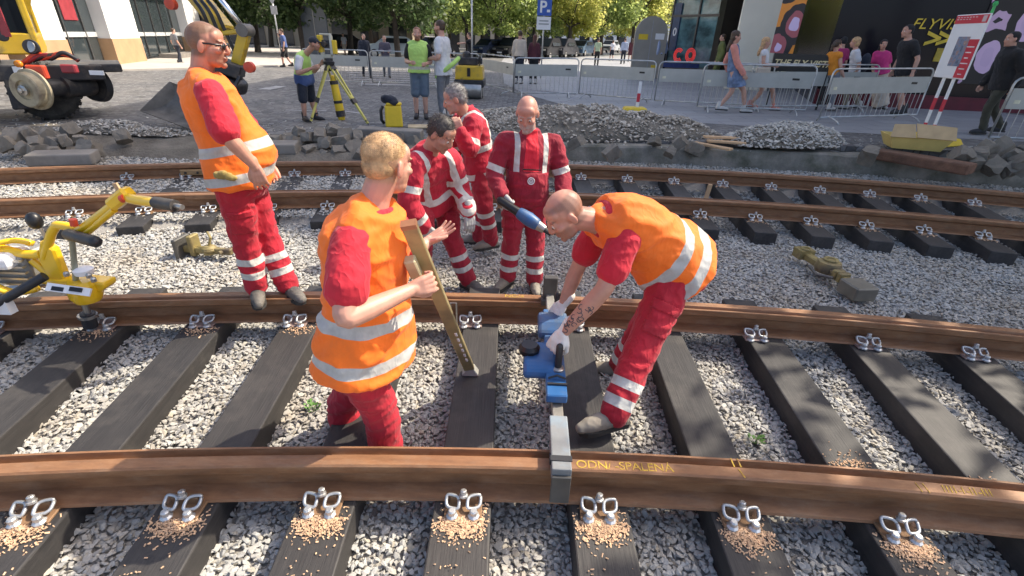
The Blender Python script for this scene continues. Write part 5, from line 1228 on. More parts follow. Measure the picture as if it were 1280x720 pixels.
# rail drill standing on the second rail at the left
def drill():
    b = q_(110, 395, 2.72); t = thing('rail_power_wrench', 'bright yellow sleeper-screw machine with jointed handle standing over the second rail', 'power wrench', (b.x, b.y, -.18))
    m_y = mat('machine_yellow', (.82, .50, .01), .32, var=.06, coat=.4, bump=.04); Y = 2.72; W = dict(world=True)
    def tb(name, pts, r, m, sub=4, par=t, **k): P, q = lim_path([q_(*p) if len(p) == 3 else V(p) for p in pts], [r]*len(pts) if not hasattr(r, '__len__') else r, sub, 1); mb = MB(); mb.tube(P, q, 12, True, k.get('rnd', False)); return mb.build(name, m, par, smooth='angle', **W)
    tb('spindle', [(103, 368, Y), (112, 400, Y)], .020, m_stl); tb('socket', [(109, 391, Y), (113.5, 408, Y)], .042, m_dk); tb('collar', [(109, 393, Y), (110, 396, Y)], .055, m_stl)
    mb = MB(); a, b2 = q_(72, 352, Y), q_(122, 352, Y); c = a.lerp(b2, .5)
    mb.prism([(-.20, .0), (.04, -.04), (.17, -.045), (.21, -.015), (.21, .02), (.05, .03), (-.20, .025)], -.05, .06, Matrix.Translation(c)); mb.build('gear_housing', m_y, t, bevel=.015, seg=2, **W)
    mb = MB(); mb.lathe([(.07, -.10), (.09, -.06), (.09, .02), (.07, .045)], 20, Matrix.Translation(q_(104, 358, Y-.04))); mb.build('gear_cap', m_y, t, smooth='angle', **W)
    mb = MB(); mb.lathe([(.05, 0), (.055, .03), (.03, .045)], 14, Matrix.Translation(q_(106, 342, Y-.03))); mb.build('oil_cap', m_wht, t, smooth='angle', **W)
    for px, py in ((118, 352), (84, 345), (112, 347)): mb = MB(); mb.lathe([(.016, 0), (.016, .02), (.01, .03)], 6, Matrix.Translation(q_(px, py, Y-.06))); mb.build('bolt', m_stl, t, **W)
    mb = MB(); c = q_(86, 362, Y-.14); mb.box(c, (.26, .012, .05), rz=-.0, rx=-.7, ry=.12); pl = mb.build('rating_plate', m_wht, t, **W); mb = MB()
    for q in (-.06, .05): mb.box(c+V((q, -.006, .005)), (.07, .012, .026), rx=-.7, ry=.12)
    mb.build('plate_print', MC['black_plastic'], pl, **W)
    mb = MB(); mb.prism([(-.05, -.20), (.05, -.15), (.06, .08), (.0, .14), (-.07, .02)], -.02, .04, Matrix.Translation(q_(64, 325, Y))); mb.build('bracket', m_y, t, bevel=.012, **W)
    tb('handle_arm', [(56, 322, Y), (64, 292, Y), (71, 281, Y), (86, 283, Y-.01), (98, 290, Y-.02), (148, 252, Y-.1)], .026, m_y, 6); tb('handle_rail', [(108, 292, Y-.05), (143, 262, Y-.12)], .018, m_y)
    mb = MB(); mb.box(q_(151, 248, Y-.1), (.16, .08, .07), rz=0, ry=-.6); mb.build('handle_joint', m_y, t, bevel=.015, **W)
    tb('handle_bar', [(153, 246, Y-.1), (170, 250, Y-.15), (194, 253, Y-.2)], .028, m_y); tb('grip', [(194, 253, Y-.2), (219, 257, Y-.25)], .032, m_dk); tb('grip_end', [(219, 257, Y-.25), (228, 259, Y-.27)], .014, m_stl)
    tb('red_button', [(93, 282, Y-.05), (91, 274, Y-.05)], .020, m_ored); tb('red_button', [(152, 249, Y-.14), (156, 247, Y-.14)], .022, m_ored)
    tb('side_grip', [(86, 293, Y-.05), (104, 298, Y-.12), (119, 302, Y-.18)], .034, m_dk, rnd=True); tb('post', [(90, 300, Y-.04), (93, 330, Y-.04), (95, 352, Y-.04)], .016, mat('greenish_steel', (.35, .36, .28), .4, .6))
    tb('gear_lever', [(59, 300, Y+.05), (49, 283, Y+.05)], .010, m_stl); mb = MB(); p = q_(43, 276, Y+.05); mb.ell(p, (.045, .04, .055)); mb.build('lever_knob', MC['black_plastic'], t, smooth=True, **W)
    mb = MB(); M = Matrix.Translation(q_(24, 333, Y)) @ Matrix.Rotation(R(72), 4, 'X') @ Matrix.Rotation(R(30), 4, 'Y'); mb.torus((0, 0, 0), .165, .018, M, 26, 8, R(60), R(300)); mb.torus((0, 0, .05), .165, .014, M, 26, 8, R(60), R(300)); mb.build('guard_hoop', m_y, t, smooth=True, **W)
    tb('frame_tube', [(52, 318, Y), (30, 318, Y), (8, 312, Y), (-30, 305, Y)], .028, m_y); tb('frame_tube', [(64, 345, Y), (40, 325, Y)], .024, m_y)
    mb = MB(); c = q_(30, 330, Y+.08); mb.box(c, (.26, .22, .22)); mb.lathe([(.09, 0), (.10, .08), (.06, .12)], 16, Matrix.Translation(c+V((-.12, -.05, .1)))); mb.build('engine', mat('engine_alloy', (.34, .34, .32), .45, .5, dirt=(.12, .11, .1)), t, bevel=.02, **W)
    for k in range(5): mb = MB(); mb.box(c+V((.02, -.12, -.08+.04*k)), (.22, .03, .012)); mb.build('cooling_fin', m_stl, t, **W)
    mb = MB(); mb.box(q_(6, 322, Y), (.20, .2, .10)); mb.build('fuel_tank', m_wht, t, bevel=.03, seg=2, **W)
    tb('running_tube', [(56, 345, Y-.1), (10, 372, Y-.2), (-30, 392, Y-.25)], .028, m_dk); tb('running_tube', [(60, 352, Y+.1), (-30, 372, Y+.05)], .03, m_stl)
    mb = MB(); p = q_(2, 382, Y-.2); mb.box(p, (.12, .05, .10)); mb.build('red_white_flag', m_wht, t, **W); mb = MB(); mb.box(p+V((-.03, -.028, 0)), (.05, .004, .05)); mb.build('red_mark', m_ored, t, **W)
drill()
# rail tongs on the ballast
m_tong = mat('yellowish_rusty_tool', (.34, .27, .10), .55, .3, dirt=(.13, .10, .07), dirt_amt=.8); m_oldst = mat('greasy_steel', (.12, .115, .105), .5, .5)
def clamp(label, a, b, zz, flip=False):
    A, B = atz(*a, zz), atz(*b, zz); d = (B-A); L = d.length; ang = math.atan2(d.y, d.x); t = thing('rail_clamp', label, 'rail clamp', A, ang)
    mb = MB(); mb.bar((0, 0, .06), (L, 0, .06), .05, .06); mb.build('spindle_bar', m_tong, t, bevel=.008)
    mb = MB(); mb.box((0, 0, .06), (.045, .20, .24)); mb.build('jaw_plate', m_oldst, t, bevel=.008); mb = MB(); mb.box((.11, .02, .10), (.05, .12, .20)); mb.build('jaw_plate', m_tong, t, bevel=.008)
    mb = MB(); mb.torus((L*.55, 0, .07), .055, .018, Matrix.Identity(4), 16, 8); mb.lathe([(.06, .03), (.065, .09), (.04, .11)], 14, Matrix.Translation((L*.55, 0, 0))); mb.build('swivel', m_tong, t, smooth='angle')
    mb = MB(); mb.tube([V((L*.55, 0, .1)), V((L*.6, .02, .18)), V((L*.5, .06, .22))], .012, 8); mb.tube([V((L*.8, -.05, .06)), V((L*.9, .05, .06)), V((L, .03, .08))], .02, 8); mb.build('handle', m_tong, t)
clamp('rusty rail clamp lying on the ballast beside the man in sunglasses', (231, 318), (292, 322), -.26)
A, B = atz(1002, 324, -.27), atz(1075, 372, -.27); d = B-A; t = thing('rail_jack', 'yellowish rusty track tool with a flat square foot, lying on the ballast at right', 'track tool', A, math.atan2(d.y, d.x)); L = d.length
mb = MB(); mb.box((L*.93, 0, .05), (.23, .21, .13)); mb.build('foot_block', mat('worn_foot_steel', (.20, .185, .15), .55, .3), t, bevel=.012)
mb = MB(); mb.bar((.05, 0, .06), (L*.85, 0, .06), .075, .07); mb.build('shaft', m_tong, t, bevel=.01)
mb = MB(); mb.lathe([(.11, -.02), (.12, .02), (.10, .08), (.05, .10)], 18, Matrix.Translation((L*.42, .02, .05))); mb.torus((L*.42, .02, .15), .055, .014, None, 14, 8); mb.build('ratchet_housing', m_tong, t, smooth='angle')
mb = MB(); mb.box((.0, 0, .07), (.13, .16, .10)); mb.torus((.02, 0, .125), .045, .014, None, 14, 8); mb.build('claw', m_tong, t, bevel=.012)
mb = MB(); mb.tube([V((L*.3, -.1, .04)), V((L*.5, -.14, .03)), V((L*.65, -.06, .05))], .015, 8); mb.build('lever', m_oldst, t)
for k in (.62, .70): mb = MB(); mb.box((L*k, 0, .075), (.05, .11, .09)); mb.build('clamp_ring', m_tong, t, bevel=.008)
# gauge bar across the near track, blue grinding device on it
n0, f0 = atz(701, 583, .035), atz(687, 372, .035); d = (f0-n0); ang = math.atan2(d.y, d.x); L = d.length
m_bar = mat('worn_bar_steel', (.33, .32, .29), .45, .5, dirt=(.18, .16, .13), dirt_amt=.7); m_pale = mat('scuffed_pale_paint', (.19, .20, .205), .6, dirt=(.20, .30, .38), dirt_amt=.6)
t = thing('gauge_bar', 'steel straight-edge bar laid across the near track beside the bent man', 'track gauge', (n0.x, n0.y, .004), ang)
mb = MB(); mb.box((L*.5, 0, .030), (L, .055, .052)); mb.build('bar', m_bar, t, bevel=.005); mb = MB(); mb.box((.115, 0, .034), (.33, .086, .066)); mb.build('end_block', m_pale, t, bevel=.006, seg=2)
mb = MB(); mb.box((-.058, 0, -.045), (.014, .084, .158)); mb.build('end_plate', m_oldst, t, bevel=.003); mb = MB(); mb.box((.01, 0, .069), (.03, .094, .004)); mb.box((.03, .046, .04), (.05, .006, .02)); mb.build('clip_band', m_dk, t)
mb = MB(); mb.box((L+.02, 0, .08), (.05, .10, .22)); mb.box((L+.02, .0, .0), (.10, .12, .05)); mb.build('stop_bracket', m_oldst, t, bevel=.006)
m_blu = mat('blue_enamel', (.02, .11, .30), .45, var=.2, coat=.1, dirt=(.12, .14, .15), dirt_amt=.7)
c = atz(683, 455, .09); t = thing('measuring_trolley', 'blue measuring device on the gauge bar with two upright handles held by the bent man', 'measuring device', (c.x, c.y, .06), ang)
e = 1; d0 = V((c.x, c.y, 0)); B = base_matrix(t); inv = B.inverted(); lp = lambda px, py, z: inv @ atz(px, py, z)
p1_, p2_ = lp(695, 490, .085), lp(690, 395, .085)
mb = MB(); mb.box(((p1_.x+p2_.x)/2-.02, p1_.y, .035), (abs(p2_.x-p1_.x)+.10, .105, .05)); mb.build('sledge', m_blu, t, bevel=.006)
h = lp(672, 453, .09); mb = MB(); mb.prism([(-.13, -.02), (-.06, -.02), (.10, -.02), (.16, -.02), (.16, .03), (.10, .065), (-.08, .065), (-.13, .03)], -.10, .08, Matrix.Translation((h.x, h.y, .03))); mb.build('housing', m_blu, t, bevel=.02, seg=2)
mb = MB(); mb.prism([(-.12, .0), (.12, .0), (.12, .05), (.06, .09), (-.06, .09), (-.12, .05)], -.09, .09, Matrix.Translation(lp(690, 412, .085)*1.0)); mb.build('head_block', m_blu, t, bevel=.02, seg=2)
mb = MB(); mb.lathe([(.055, 0), (.06, .03), (.045, .05)], 16, Matrix.Translation((h.x+.02, h.y+.05, .085))); mb.build('knob', MC['black_plastic'], t, smooth='angle')
mb = MB(); q = lp(697, 470, .09); mb.tube([V((q.x+.02, q.y, .05)), V((q.x+.025, q.y, .20))], .019, 12, True, True); mb.build('handle', m_dk, t, smooth=True); mb = MB(); mb.lathe([(.034, .05), (.034, .07), (.022, .078)], 14, Matrix.Translation((q.x+.02, q.y, 0))); mb.build('handle_base', m_stl, t, smooth='angle')
mb = MB(); q = lp(695, 400, .09); mb.tube([V((q.x, q.y, .05)), V((q.x, q.y, .22))], .019, 12, True, True); mb.build('handle', m_dk, t, smooth=True)
mb = MB(); q = lp(696, 487, .09); mb.box((q.x-.0, q.y, .064), (.012, .10, .012)); mb.tube([V((q.x+.04, q.y-.045, .07)), V((q.x+.045, q.y, .085)), V((q.x+.04, q.y+.045, .07))], .006, 6); mb.build('clasp', m_dk, t)
# gauge rod held by the blond man
a, b = aty(511, 281, 1.80), atz(588, 464, -.165); t = thing('gauge_rod', 'long yellowish aluminium gauge rod leaning from the sleeper into the blond man\'s hand', 'gauge rod', (b.x, b.y, ZS))
m_rod = mat('yellowed_aluminium', (.42, .34, .17), .42, .45, dirt=(.26, .22, .14), dirt_amt=.4)
mb = MB(); mb.bar(a, b.lerp(a, .03), .064, .030, (0, -1, .3)); rod = mb.build('rod', m_rod, t, world=True, bevel=.003)
mb = MB(); d = (a-b).normalized(); c = a.lerp(b, .205)+V((-.015, -.05, .01)); mb.bar(c-d*.045+V((-.03, 0, 0)), c+d*.075+V((-.03, 0, 0)), .05, .045, (0, -1, .3)); mb.build('slide_block', mat('cream_paint', (.52, .45, .27), .5), t, world=True, bevel=.006)
mb = MB(); mb.bar(a-d*.012, a+d*.012, .064, .036, (0, -1, .3)); mb.build('end_cap', mat('copper_cap', (.45, .22, .12), .5, .3), t, world=True)
e = b.lerp(a, .12)
for k in range(6): mb = MB(); mb.bar(e+d*(.06*k)+V((.012, -.016, .004)), e+d*(.06*k+.028)+V((.012, -.016, .004)), .012, .012); mb.build('scale_mark', m_wht, rod, world=True)
mb = MB(); mb.prism([(-.05, 0), (.05, 0), (.05, .012), (.022, .055), (-.022, .055), (-.05, .012)], -.03, .03, Matrix.Translation((b.x, b.y, ZS+.002))); mb.build('foot', mat('foot_plate_grey', (.45, .44, .40), .45, .4), t, world=True, bevel=.004)
mb = MB(); u = aty(567, 388, 2.9); mb.tube([u+V((-.02, 0, -.10)), u+V((-.02, 0, .06)), u+V((.02, 0, .06)), u+V((.02, 0, -.10))], .006, 6); hk = mb.build('hook_gauge', m_stl); tag(hk, 'thin bright U-shaped hook standing before the second rail behind the gauge rod', 'hook')
# angle grinder carried by the bald man
a, b = aty(631, 254, 3.62), aty(685, 290, 3.50); d = (b-a).normalized(); t = thing('cordless_grinder', 'blue and black power tool held by the bald man in dungarees', 'power tool', a)
mb = MB(); mb.tube([a-d*.04, a+d*.10, a.lerp(b, .40)], [.032, .034, .042], 14, True, True); mb.build('grip', MC['black_plastic'], t, world=True, smooth=True); mb = MB(); mb.tube([a.lerp(b, .38), a.lerp(b, .55), a.lerp(b, .70)], [.048, .056, .05], 16, True, True); mb.build('motor_housing', m_blu, t, world=True, smooth=True)
mb = MB(); mb.tube([a.lerp(b, .68), a.lerp(b, .92)], [.044, .032], 14); mb.build('gear_head', m_stl, t, world=True, smooth='angle'); mb = MB(); mb.tube([a.lerp(b, .90), b+d*.03], [.022, .020], 10); mb.build('spindle', m_dk, t, world=True)
# wooden pegs
for (px, py, z, lab) in ((150, 240, -.1, 'small wooden peg beside the third rail above the yellow machine'), (885, 240, -.12, 'small bright wooden peg between the far rails at right')):
    p = atz(px, py, z); mb = MB(); mb.box(p, (.055, .03, .22), ry=-.25 if px < 500 else .1); o = mb.build('wooden_peg', m_plank, bevel=.004); tag(o, lab, 'peg')
# ---------------------------------------------------------------- buildings
m_stone = mat('white_stone', (.74, .73, .70), .8, var=.08, scale=1.2); m_sand = mat('sandstone_plinth', (.42, .26, .14), .8, var=.15, scale=2); m_shop = glass_mat('shop_glass', (.035, .045, .05), .04); m_frame = mat('dark_frame', (.05, .05, .05), .4)
m_blackst = mat('black_cladding', (.012, .011, .013), .18, var=.3, scale=.6, bump=0); m_pillar = mat('beige_concrete_pillar', (.78, .74, .61), .75, var=.08, scale=1)
m_cream = mat('cream_render', (.48, .40, .29), .85, var=.12, scale=.5); m_dkwin = glass_mat('window_glass', (.03, .035, .04), .08); m_lit = mat('pale_render', (.56, .50, .42), .85, var=.08, scale=.6)
def left_building():
    t = thing('bank_building', 'white stone building with sandstone plinths and dark shop windows at left', 'building', (-20, 27, .1))
    A, d = V((-16.6, 18.6, .12)), V((-.26, .965, 0)).normalized(); n = V((.965, .26, 0)).normalized()      # facade line, facing right
    fr = frame(A, d, n, V((0, 0, 1)))   # x along, y outwards
    mb = MB(); mb.box((8, -7.5, 9.5), (34, 12, 11.4), fr); mb.build('wall', m_stone, t, world=True)
    for s, w in ((-9, 2.4), (-4.8, 2.2), (-1.7, 2.7), (4.55, 2.95), (15, 2.6), (20.5, 3)):
        mb = MB(); mb.box((s+w/2, -.1, 2.45), (w, .5, 2.9), fr); p = mb.build('pillar', m_stone, t, world=True); mb = MB(); mb.box((s+w/2, -.1, .5), (w+.06, .56, 1.0), fr); mb.build('plinth', m_sand, p, world=True)
        for z in (1.5, 2.0, 2.5, 3.0): mb = MB(); mb.box((s+w/2, .151, z), (w, .006, .018), fr); mb.build('joint_line', mat('joint_grey', (.40, .39, .37), .9), p, world=True)
    mb = MB(); mb.box((8, -.38, 2.0), (34, .06, 3.8), fr); g = mb.build('shop_window', m_shop, t, world=True)
    for s in np.arange(-8, 25, 1.45): mb = MB(); mb.box((s, -.33, 2.0), (.08, .08, 3.8), fr); mb.build('window_bar', m_frame, g, world=True)
    mb = MB(); mb.box((8, -.335, 1.15), (34, .07, .18), fr); mb.build('window_rail', mat('pale_rail', (.45, .46, .46), .5), g, world=True)
    mb = MB(); mb.box((2.9, -.33, 2.0), (1.0, .02, .7), fr); mb.build('window_poster', mat('dull_red_poster', (.28, .03, .04), .5), g, world=True)
    mb = MB(); mb.box((8, -.2, 3.95), (34, 1.6, .5), fr); mb.build('cornice', m_stone, t, world=True)
    mb = MB(); mb.box((13.5, .2, .10), (6, 1.0, .2), fr); mb.build('step', m_kerb, t, world=True)
    for fl in (0, 1, 2):
        for k in range(11): mb = MB(); mb.box((-7+k*2.9, -1.49, 6+fl*3.2), (1.2, .06, 1.9), fr); mb.build('window', m_dkwin, t, world=True)
left_building()
def back_building(name, label, x0, x1, y, h, m, n, z0=2.9, depth=8, arcade=True):
    t = thing(name, label, 'building', ((x0+x1)/2, y, 0)); mb = MB(); mb.box(((x0+x1)/2, y+depth/2+.25, h/2), (x1-x0, depth, h)); mb.build('wall', m, t, world=True)
    w = (x1-x0)/n
    for k in range(n):
        c = x0+w*(k+.5); ww = w*.62
        if arcade:
            P = [(c-ww/2, 0), (c+ww/2, 0)]+[(c+ww/2*math.cos(a), z0-ww/2*.6+ww/2*.6*math.sin(a)) for a in np.linspace(0, math.pi, 9)]; mb = MB(); mb.prism(P, y+.18, y+.24); mb.build('arch', m_dkwin, t, world=True)
        for fl in range(int((h-4)/3.4)):
            mb = MB(); mb.box((c, y+.22, 5.4+fl*3.4), (w*.36, .06, 1.9)); wi = mb.build('window', m_dkwin, t, world=True); mb = MB(); mb.box((c, y+.17, 4.35+fl*3.4), (w*.46, .16, .12)); mb.build('sill', m, wi, world=True)
    mb = MB(); mb.box(((x0+x1)/2, y+.1, h-.2), (x1-x0+.4, .8, .5)); mb.build('cornice', m, t, world=True); mb = MB(); mb.box(((x0+x1)/2, y+.12, 3.9), (x1-x0, .3, .3)); mb.build('string_course', m, t, world=True)
back_building('arcaded_building', 'beige arcaded building in shade behind the dark trees at left', -42, -12.5, 62, 17, m_cream, 9)
back_building('corner_house', 'pale sunlit house behind the trees in the middle', -12, 3, 88, 20, m_lit, 6)
back_building('end_house', 'pale distant house closing the square behind the sunlit trees', 4, 46, 125, 26, m_stone, 14)
# right-hand block: black shopfront with posters, glass cafe, floors above
m_up = mat('upper_facade', (.42, .40, .37), .8, var=.1, scale=.6)
m_wall_refl = NT('polished_black_panel'); m_wall_refl.set(Base_Color=(.012, .011, .016), Roughness=.14); m_wall_refl.b.inputs['Specular IOR Level'].default_value = .25; m_wall_refl = m_wall_refl.m
def poster_mat(name, seed, cols):
    t = NT(name); co = t.coord('Object', (1.1, 1.1, .8)); mp = t.n('ShaderNodeMapping'); mp.inputs['Location'].default_value = (seed, seed*.7, seed*1.3); t.l(co, mp.inputs[0])
    f = t.n('ShaderNodeTexVoronoi'); f.inputs['Scale'].default_value = 1.1; t.l(mp.outputs[0], f.inputs['Vector']); d = t.math('ADD', f.outputs['Distance'], t.math('MULTIPLY', t.noise(mp.outputs[0], 2, 2), .25))
    t.set(Base_Color=t.ramp(d, cols, 'CONSTANT'), Roughness=.35); return t.m
PM1 = poster_mat('cosmetics_poster', 3.1, [(0, (.02, .015, .02)), (.20, (.62, .50, .76)), (.36, (.70, .55, .80)), (.46, (.42, .10, .12)), (.54, (.02, .015, .02)), (.66, (.80, .28, .03)), (.80, (.70, .52, .78))])
PM2 = poster_mat('cosmetics_poster_dark', 7.3, [(0, (.55, .16, .10)), (.18, (.66, .46, .66)), (.36, (.72, .50, .70)), (.48, (.015, .012, .015)), (.72, (.66, .44, .62)), (.85, (.02, .015, .02))])
def right_building():
    F0, F1 = V((8.55, 15.0, 0)), V((18.5, 11.2, 0)); d = (F1-F0).normalized(); n = V((d.y, -d.x, 0)); fr = frame(V((F0.x, F0.y, .22)), d, n, V((0, 0, 1)))
    t = thing('shop_block', 'black polished shopfront with adverts filling the upper right', 'building', (12, 14, .25))
    mb = MB(); mb.box((13, -3.5, 1.95), (26, 7, 4.3), fr); mb.build('shopfront', m_wall_refl, t, world=True)
    mb = MB(); mb.box((13, .02, .22), (26, .05, .44), fr); mb.build('maroon_base', mat('maroon_base', (.12, .012, .022), .5), t, world=True)
    mb = MB(); mb.box((13.3, -4.5, 12.55), (25.4, 9, 16.9), fr); mb.build('wall', m_up, t, world=True)
    for k in range(10):
        for fl in range(4): mb = MB(); mb.box((1.7+k*2.4, .02, 6.2+fl*3.2), (1.2, .06, 1.9), fr); mb.build('window', m_dkwin, t, world=True)
    def pan(name, x0, x1, z0, z1, m, o=.03, par=t): mb = MB(); mb.box(((x0+x1)/2, o, (z0+z1)/2), (x1-x0, .04, z1-z0), fr); return mb.build(name, m, par, world=True)
    hit = lambda px, py: (lambda r: (lambda tt: V((0, 0, CAMZ))+r*tt)((F0-V((0, 0, CAMZ))).dot(n)/r.dot(n)))(ray(px, py))
    loc = lambda px, py: (lambda p: ((p-V((F0.x, F0.y, .22))).dot(d), p.z-.22))(hit(px, py))
    (a, za), (b, zb) = loc(962, 66), loc(996, 0); pan('advert', a, b+.25, za, za+2.6, PM1)
    (a, za), (b, zb) = loc(1196, 104), loc(1290, 0); pan('advert', a, b+.6, za, za+2.6, PM2)
    m_yt = mat('yellow_lettering', (.72, .52, .05), .5, bump=0); T = lambda px, py, o=.055: frame(hit(px, py)+n*o, d, V((0, 0, 1)), n)
    text('shop_lettering', 'FLYVISTA', m_yt, t, T(1180, 31), .34, .004, False, 'CENTER', .25)
    for px in (1165, 1180): text('arrow', '>', m_yt, t, T(px, 50), .62, .004, True)
    (a, za), (b, zb) = loc(1148, 76), loc(1172, 60); pan('yellow_lightbox', a+.3, b+.3, za, zb, mat('dim_yellow', (.45, .33, .04), .5))
    # free-standing notice board before the shopfront
    q0, q1 = aty(960, 100, 13.9), aty(1036, 101, 13.4); e = (q1-q0); e.z = 0; L = e.length; e.normalize(); en = V((e.y, -e.x, 0)); zt = aty(960, 66, 13.9).z
    b = thing('advert_board', 'black notice board with two lines of cream lettering behind the barriers', 'notice board', (q0.x, q0.y, street_z(q0.x))); bm_ = frame(V((q0.x, q0.y, q0.z)), e, en, V((0, 0, 1)))
    mb = MB(); mb.box((L/2, 0, (zt-q0.z)/2), (L, .05, zt-q0.z), bm_); bd = mb.build('board', MC['black_plastic'], b, world=True)
    for x in (.1, L-.1): mb = MB(); mb.box((x, .04, -(q0.z-street_z(q0.x))/2+.2), (.05, .04, q0.z-street_z(q0.x)+.3), bm_); mb.build('leg', MC['black_plastic'], b, world=True)
    m_cr = mat('cream_lettering', (.74, .62, .34), .5, bump=0); hz = zt-q0.z
    for s_, z in (('THE FLY VISTA', .66), ('AT FLY VISTA', .22)): text('lettering', s_, m_cr, bd, bm_ @ Matrix.Translation((L/2, .032, hz*z)) @ Matrix(((1, 0, 0, 0), (0, 0, 1, 0), (0, 1, 0, 0), (0, 0, 0, 1))), .205, .003, True, 'CENTER', .2)
    # recessed part with pillar, dark column and glass cafe
    pl = atg(931, 112); pt = thing('concrete_pillar', 'broad beige pillar left of the black shopfront', 'pillar', pl, -.35)
    mb = MB(); mb.box((.0, .5, 2.4), (1.35, 1.2, 4.8)); mb.build('shaft', m_pillar, pt, bevel=.02); mb = MB(); mb.box((0, .5, .08), (1.45, 1.3, .16)); mb.build('base', m_pillar, pt, bevel=.01)
    t2 = thing('cafe_block', 'glass-fronted cafe with red neon rings between dark column and round-topped panel', 'building', (11, 26, .25))
    mb = MB(); mb.box((17.2, 24.5, 4.4+9), (15.5, 15.5, 18)); mb.build('wall', m_up, t2, world=True); mb = MB(); mb.box((18.2, 25.5, 2.3), (13, 13, 4.2)); mb.build('ground_floor', MC['black_cladding'], t2, world=True)
    cc = atg(897, 104); mb = MB(); mb.box((cc.x+.15, cc.y+.6, 2.5), (.75, .75, 4.6)); mb.build('dark_column', mat('brown_black_column', (.022, .017, .012), .35, var=.2), t2, world=True)
    g0, g1 = atg(829, 97), atg(893, 103); e = g1-g0; e.z = 0; L = e.length; e.normalize(); en = V((e.y, -e.x, 0)); gm = frame(V((g0.x, g0.y, .24)), e, en, V((0, 0, 1)))
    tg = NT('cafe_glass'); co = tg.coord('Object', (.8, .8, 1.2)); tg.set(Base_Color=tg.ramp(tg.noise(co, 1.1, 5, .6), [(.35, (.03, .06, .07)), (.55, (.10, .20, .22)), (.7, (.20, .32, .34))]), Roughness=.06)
    mb = MB(); mb.box((L/2, -.05, 1.75), (L, .06, 3.1), gm); gl = mb.build('cafe_window', tg.m, t2, world=True)
    for x in (0, L*.5, L): mb = MB(); mb.box((x, 0, 1.75), (.07, .10, 3.3), gm); mb.build('window_bar', m_frame, gl, world=True)
    for z in (.25, 2.55, 3.35): mb = MB(); mb.box((L/2, .004, z), (L, .10, .09 if z > .3 else .5), gm); mb.build('window_rail', m_frame, gl, world=True)
    mb = MB(); mb.box((L/2, .3, 3.72), (L+.6, 1.1, .35), gm); mb.build('canopy', mat('pale_canopy', (.45, .46, .46), .5), t2, world=True)
    mb = MB(); mb.box((.28, .01, 2.1), (.42, .06, 1.9), gm); bp = mb.build('blue_banner', mat('navy_banner', (.02, .05, .12), .4), t2, world=True); text('banner_mark', '0', m_wht, bp, gm @ Matrix.Translation((.30, .045, 1.9)) @ Matrix(((1, 0, 0, 0), (0, 0, 1, 0), (0, 1, 0, 0), (0, 0, 0, 1))), .45, .003, True)
    ne = NT('red_neon'); ne.set(Base_Color=(.42, .03, .035), Roughness=.4); ne.b.inputs['Emission Color'].default_value = (1, .07, .06, 1); ne.b.inputs['Emission Strength'].default_value = .15
    for s_, px in (('C', 848), ('O', 863)):
        c = aty(px, 69, (g0.y+g1.y)/2-.45); mb = MB(); M = frame(c, e, V((0, 0, 1)), en)
        for r in (.27, .21, .15): mb.torus((0, 0, 0), r, .02, M, 26, 6, R(45) if s_ == 'C' else 0, R(315) if s_ == 'C' else 2*math.pi)
        mb.build('neon_letter', ne.m, t2, world=True)
    mb = MB(); c = aty(856, 82, (g0.y+g1.y)/2-.4); mb.box(c, (1.9, .05, .18)); mb.build('blue_sill', mat('navy_sill', (.03, .05, .16), .5), t2, world=True)
right_building()
# ---------------------------------------------------------------- trees
def leaf_mat(name, c1, c2):
    t = NT(name); oi = t.n('ShaderNodeNewGeometry').outputs['Random Per Island']; c = t.ramp(oi, [(0, c1), (1, c2)])
    t.set(Base_Color=c, Roughness=.55); tr = t.n('ShaderNodeBsdfTranslucent'); hs = t.n('ShaderNodeHueSaturation'); hs.inputs['Value'].default_value = 2.5; hs.inputs['Saturation'].default_value = .85; hs.inputs['Hue'].default_value = .485
    t.l(c, hs.inputs['Color']); t.l(hs.outputs[0], tr.inputs['Color']); mx = t.n('ShaderNodeMixShader'); mx.inputs[0].default_value = .55; t.l(t.b.outputs[0], mx.inputs[1]); t.l(tr.outputs[0], mx.inputs[2])
    t.l(mx.outputs[0], t.t.nodes['Material Output'].inputs[0]); return t.m
ML1 = leaf_mat('linden_leaf', (.07, .12, .022), (.20, .26, .06)); ML2 = leaf_mat('shaded_leaf', (.025, .055, .016), (.06, .10, .03)); ML3 = leaf_mat('sunlit_leaf', (.16, .20, .03), (.32, .32, .06))  # sun and shade on the crowns are put into the leaf colours
m_bark = mat('bark', (.06, .05, .042), .95, var=.3, bump=.6, bdist=.02)
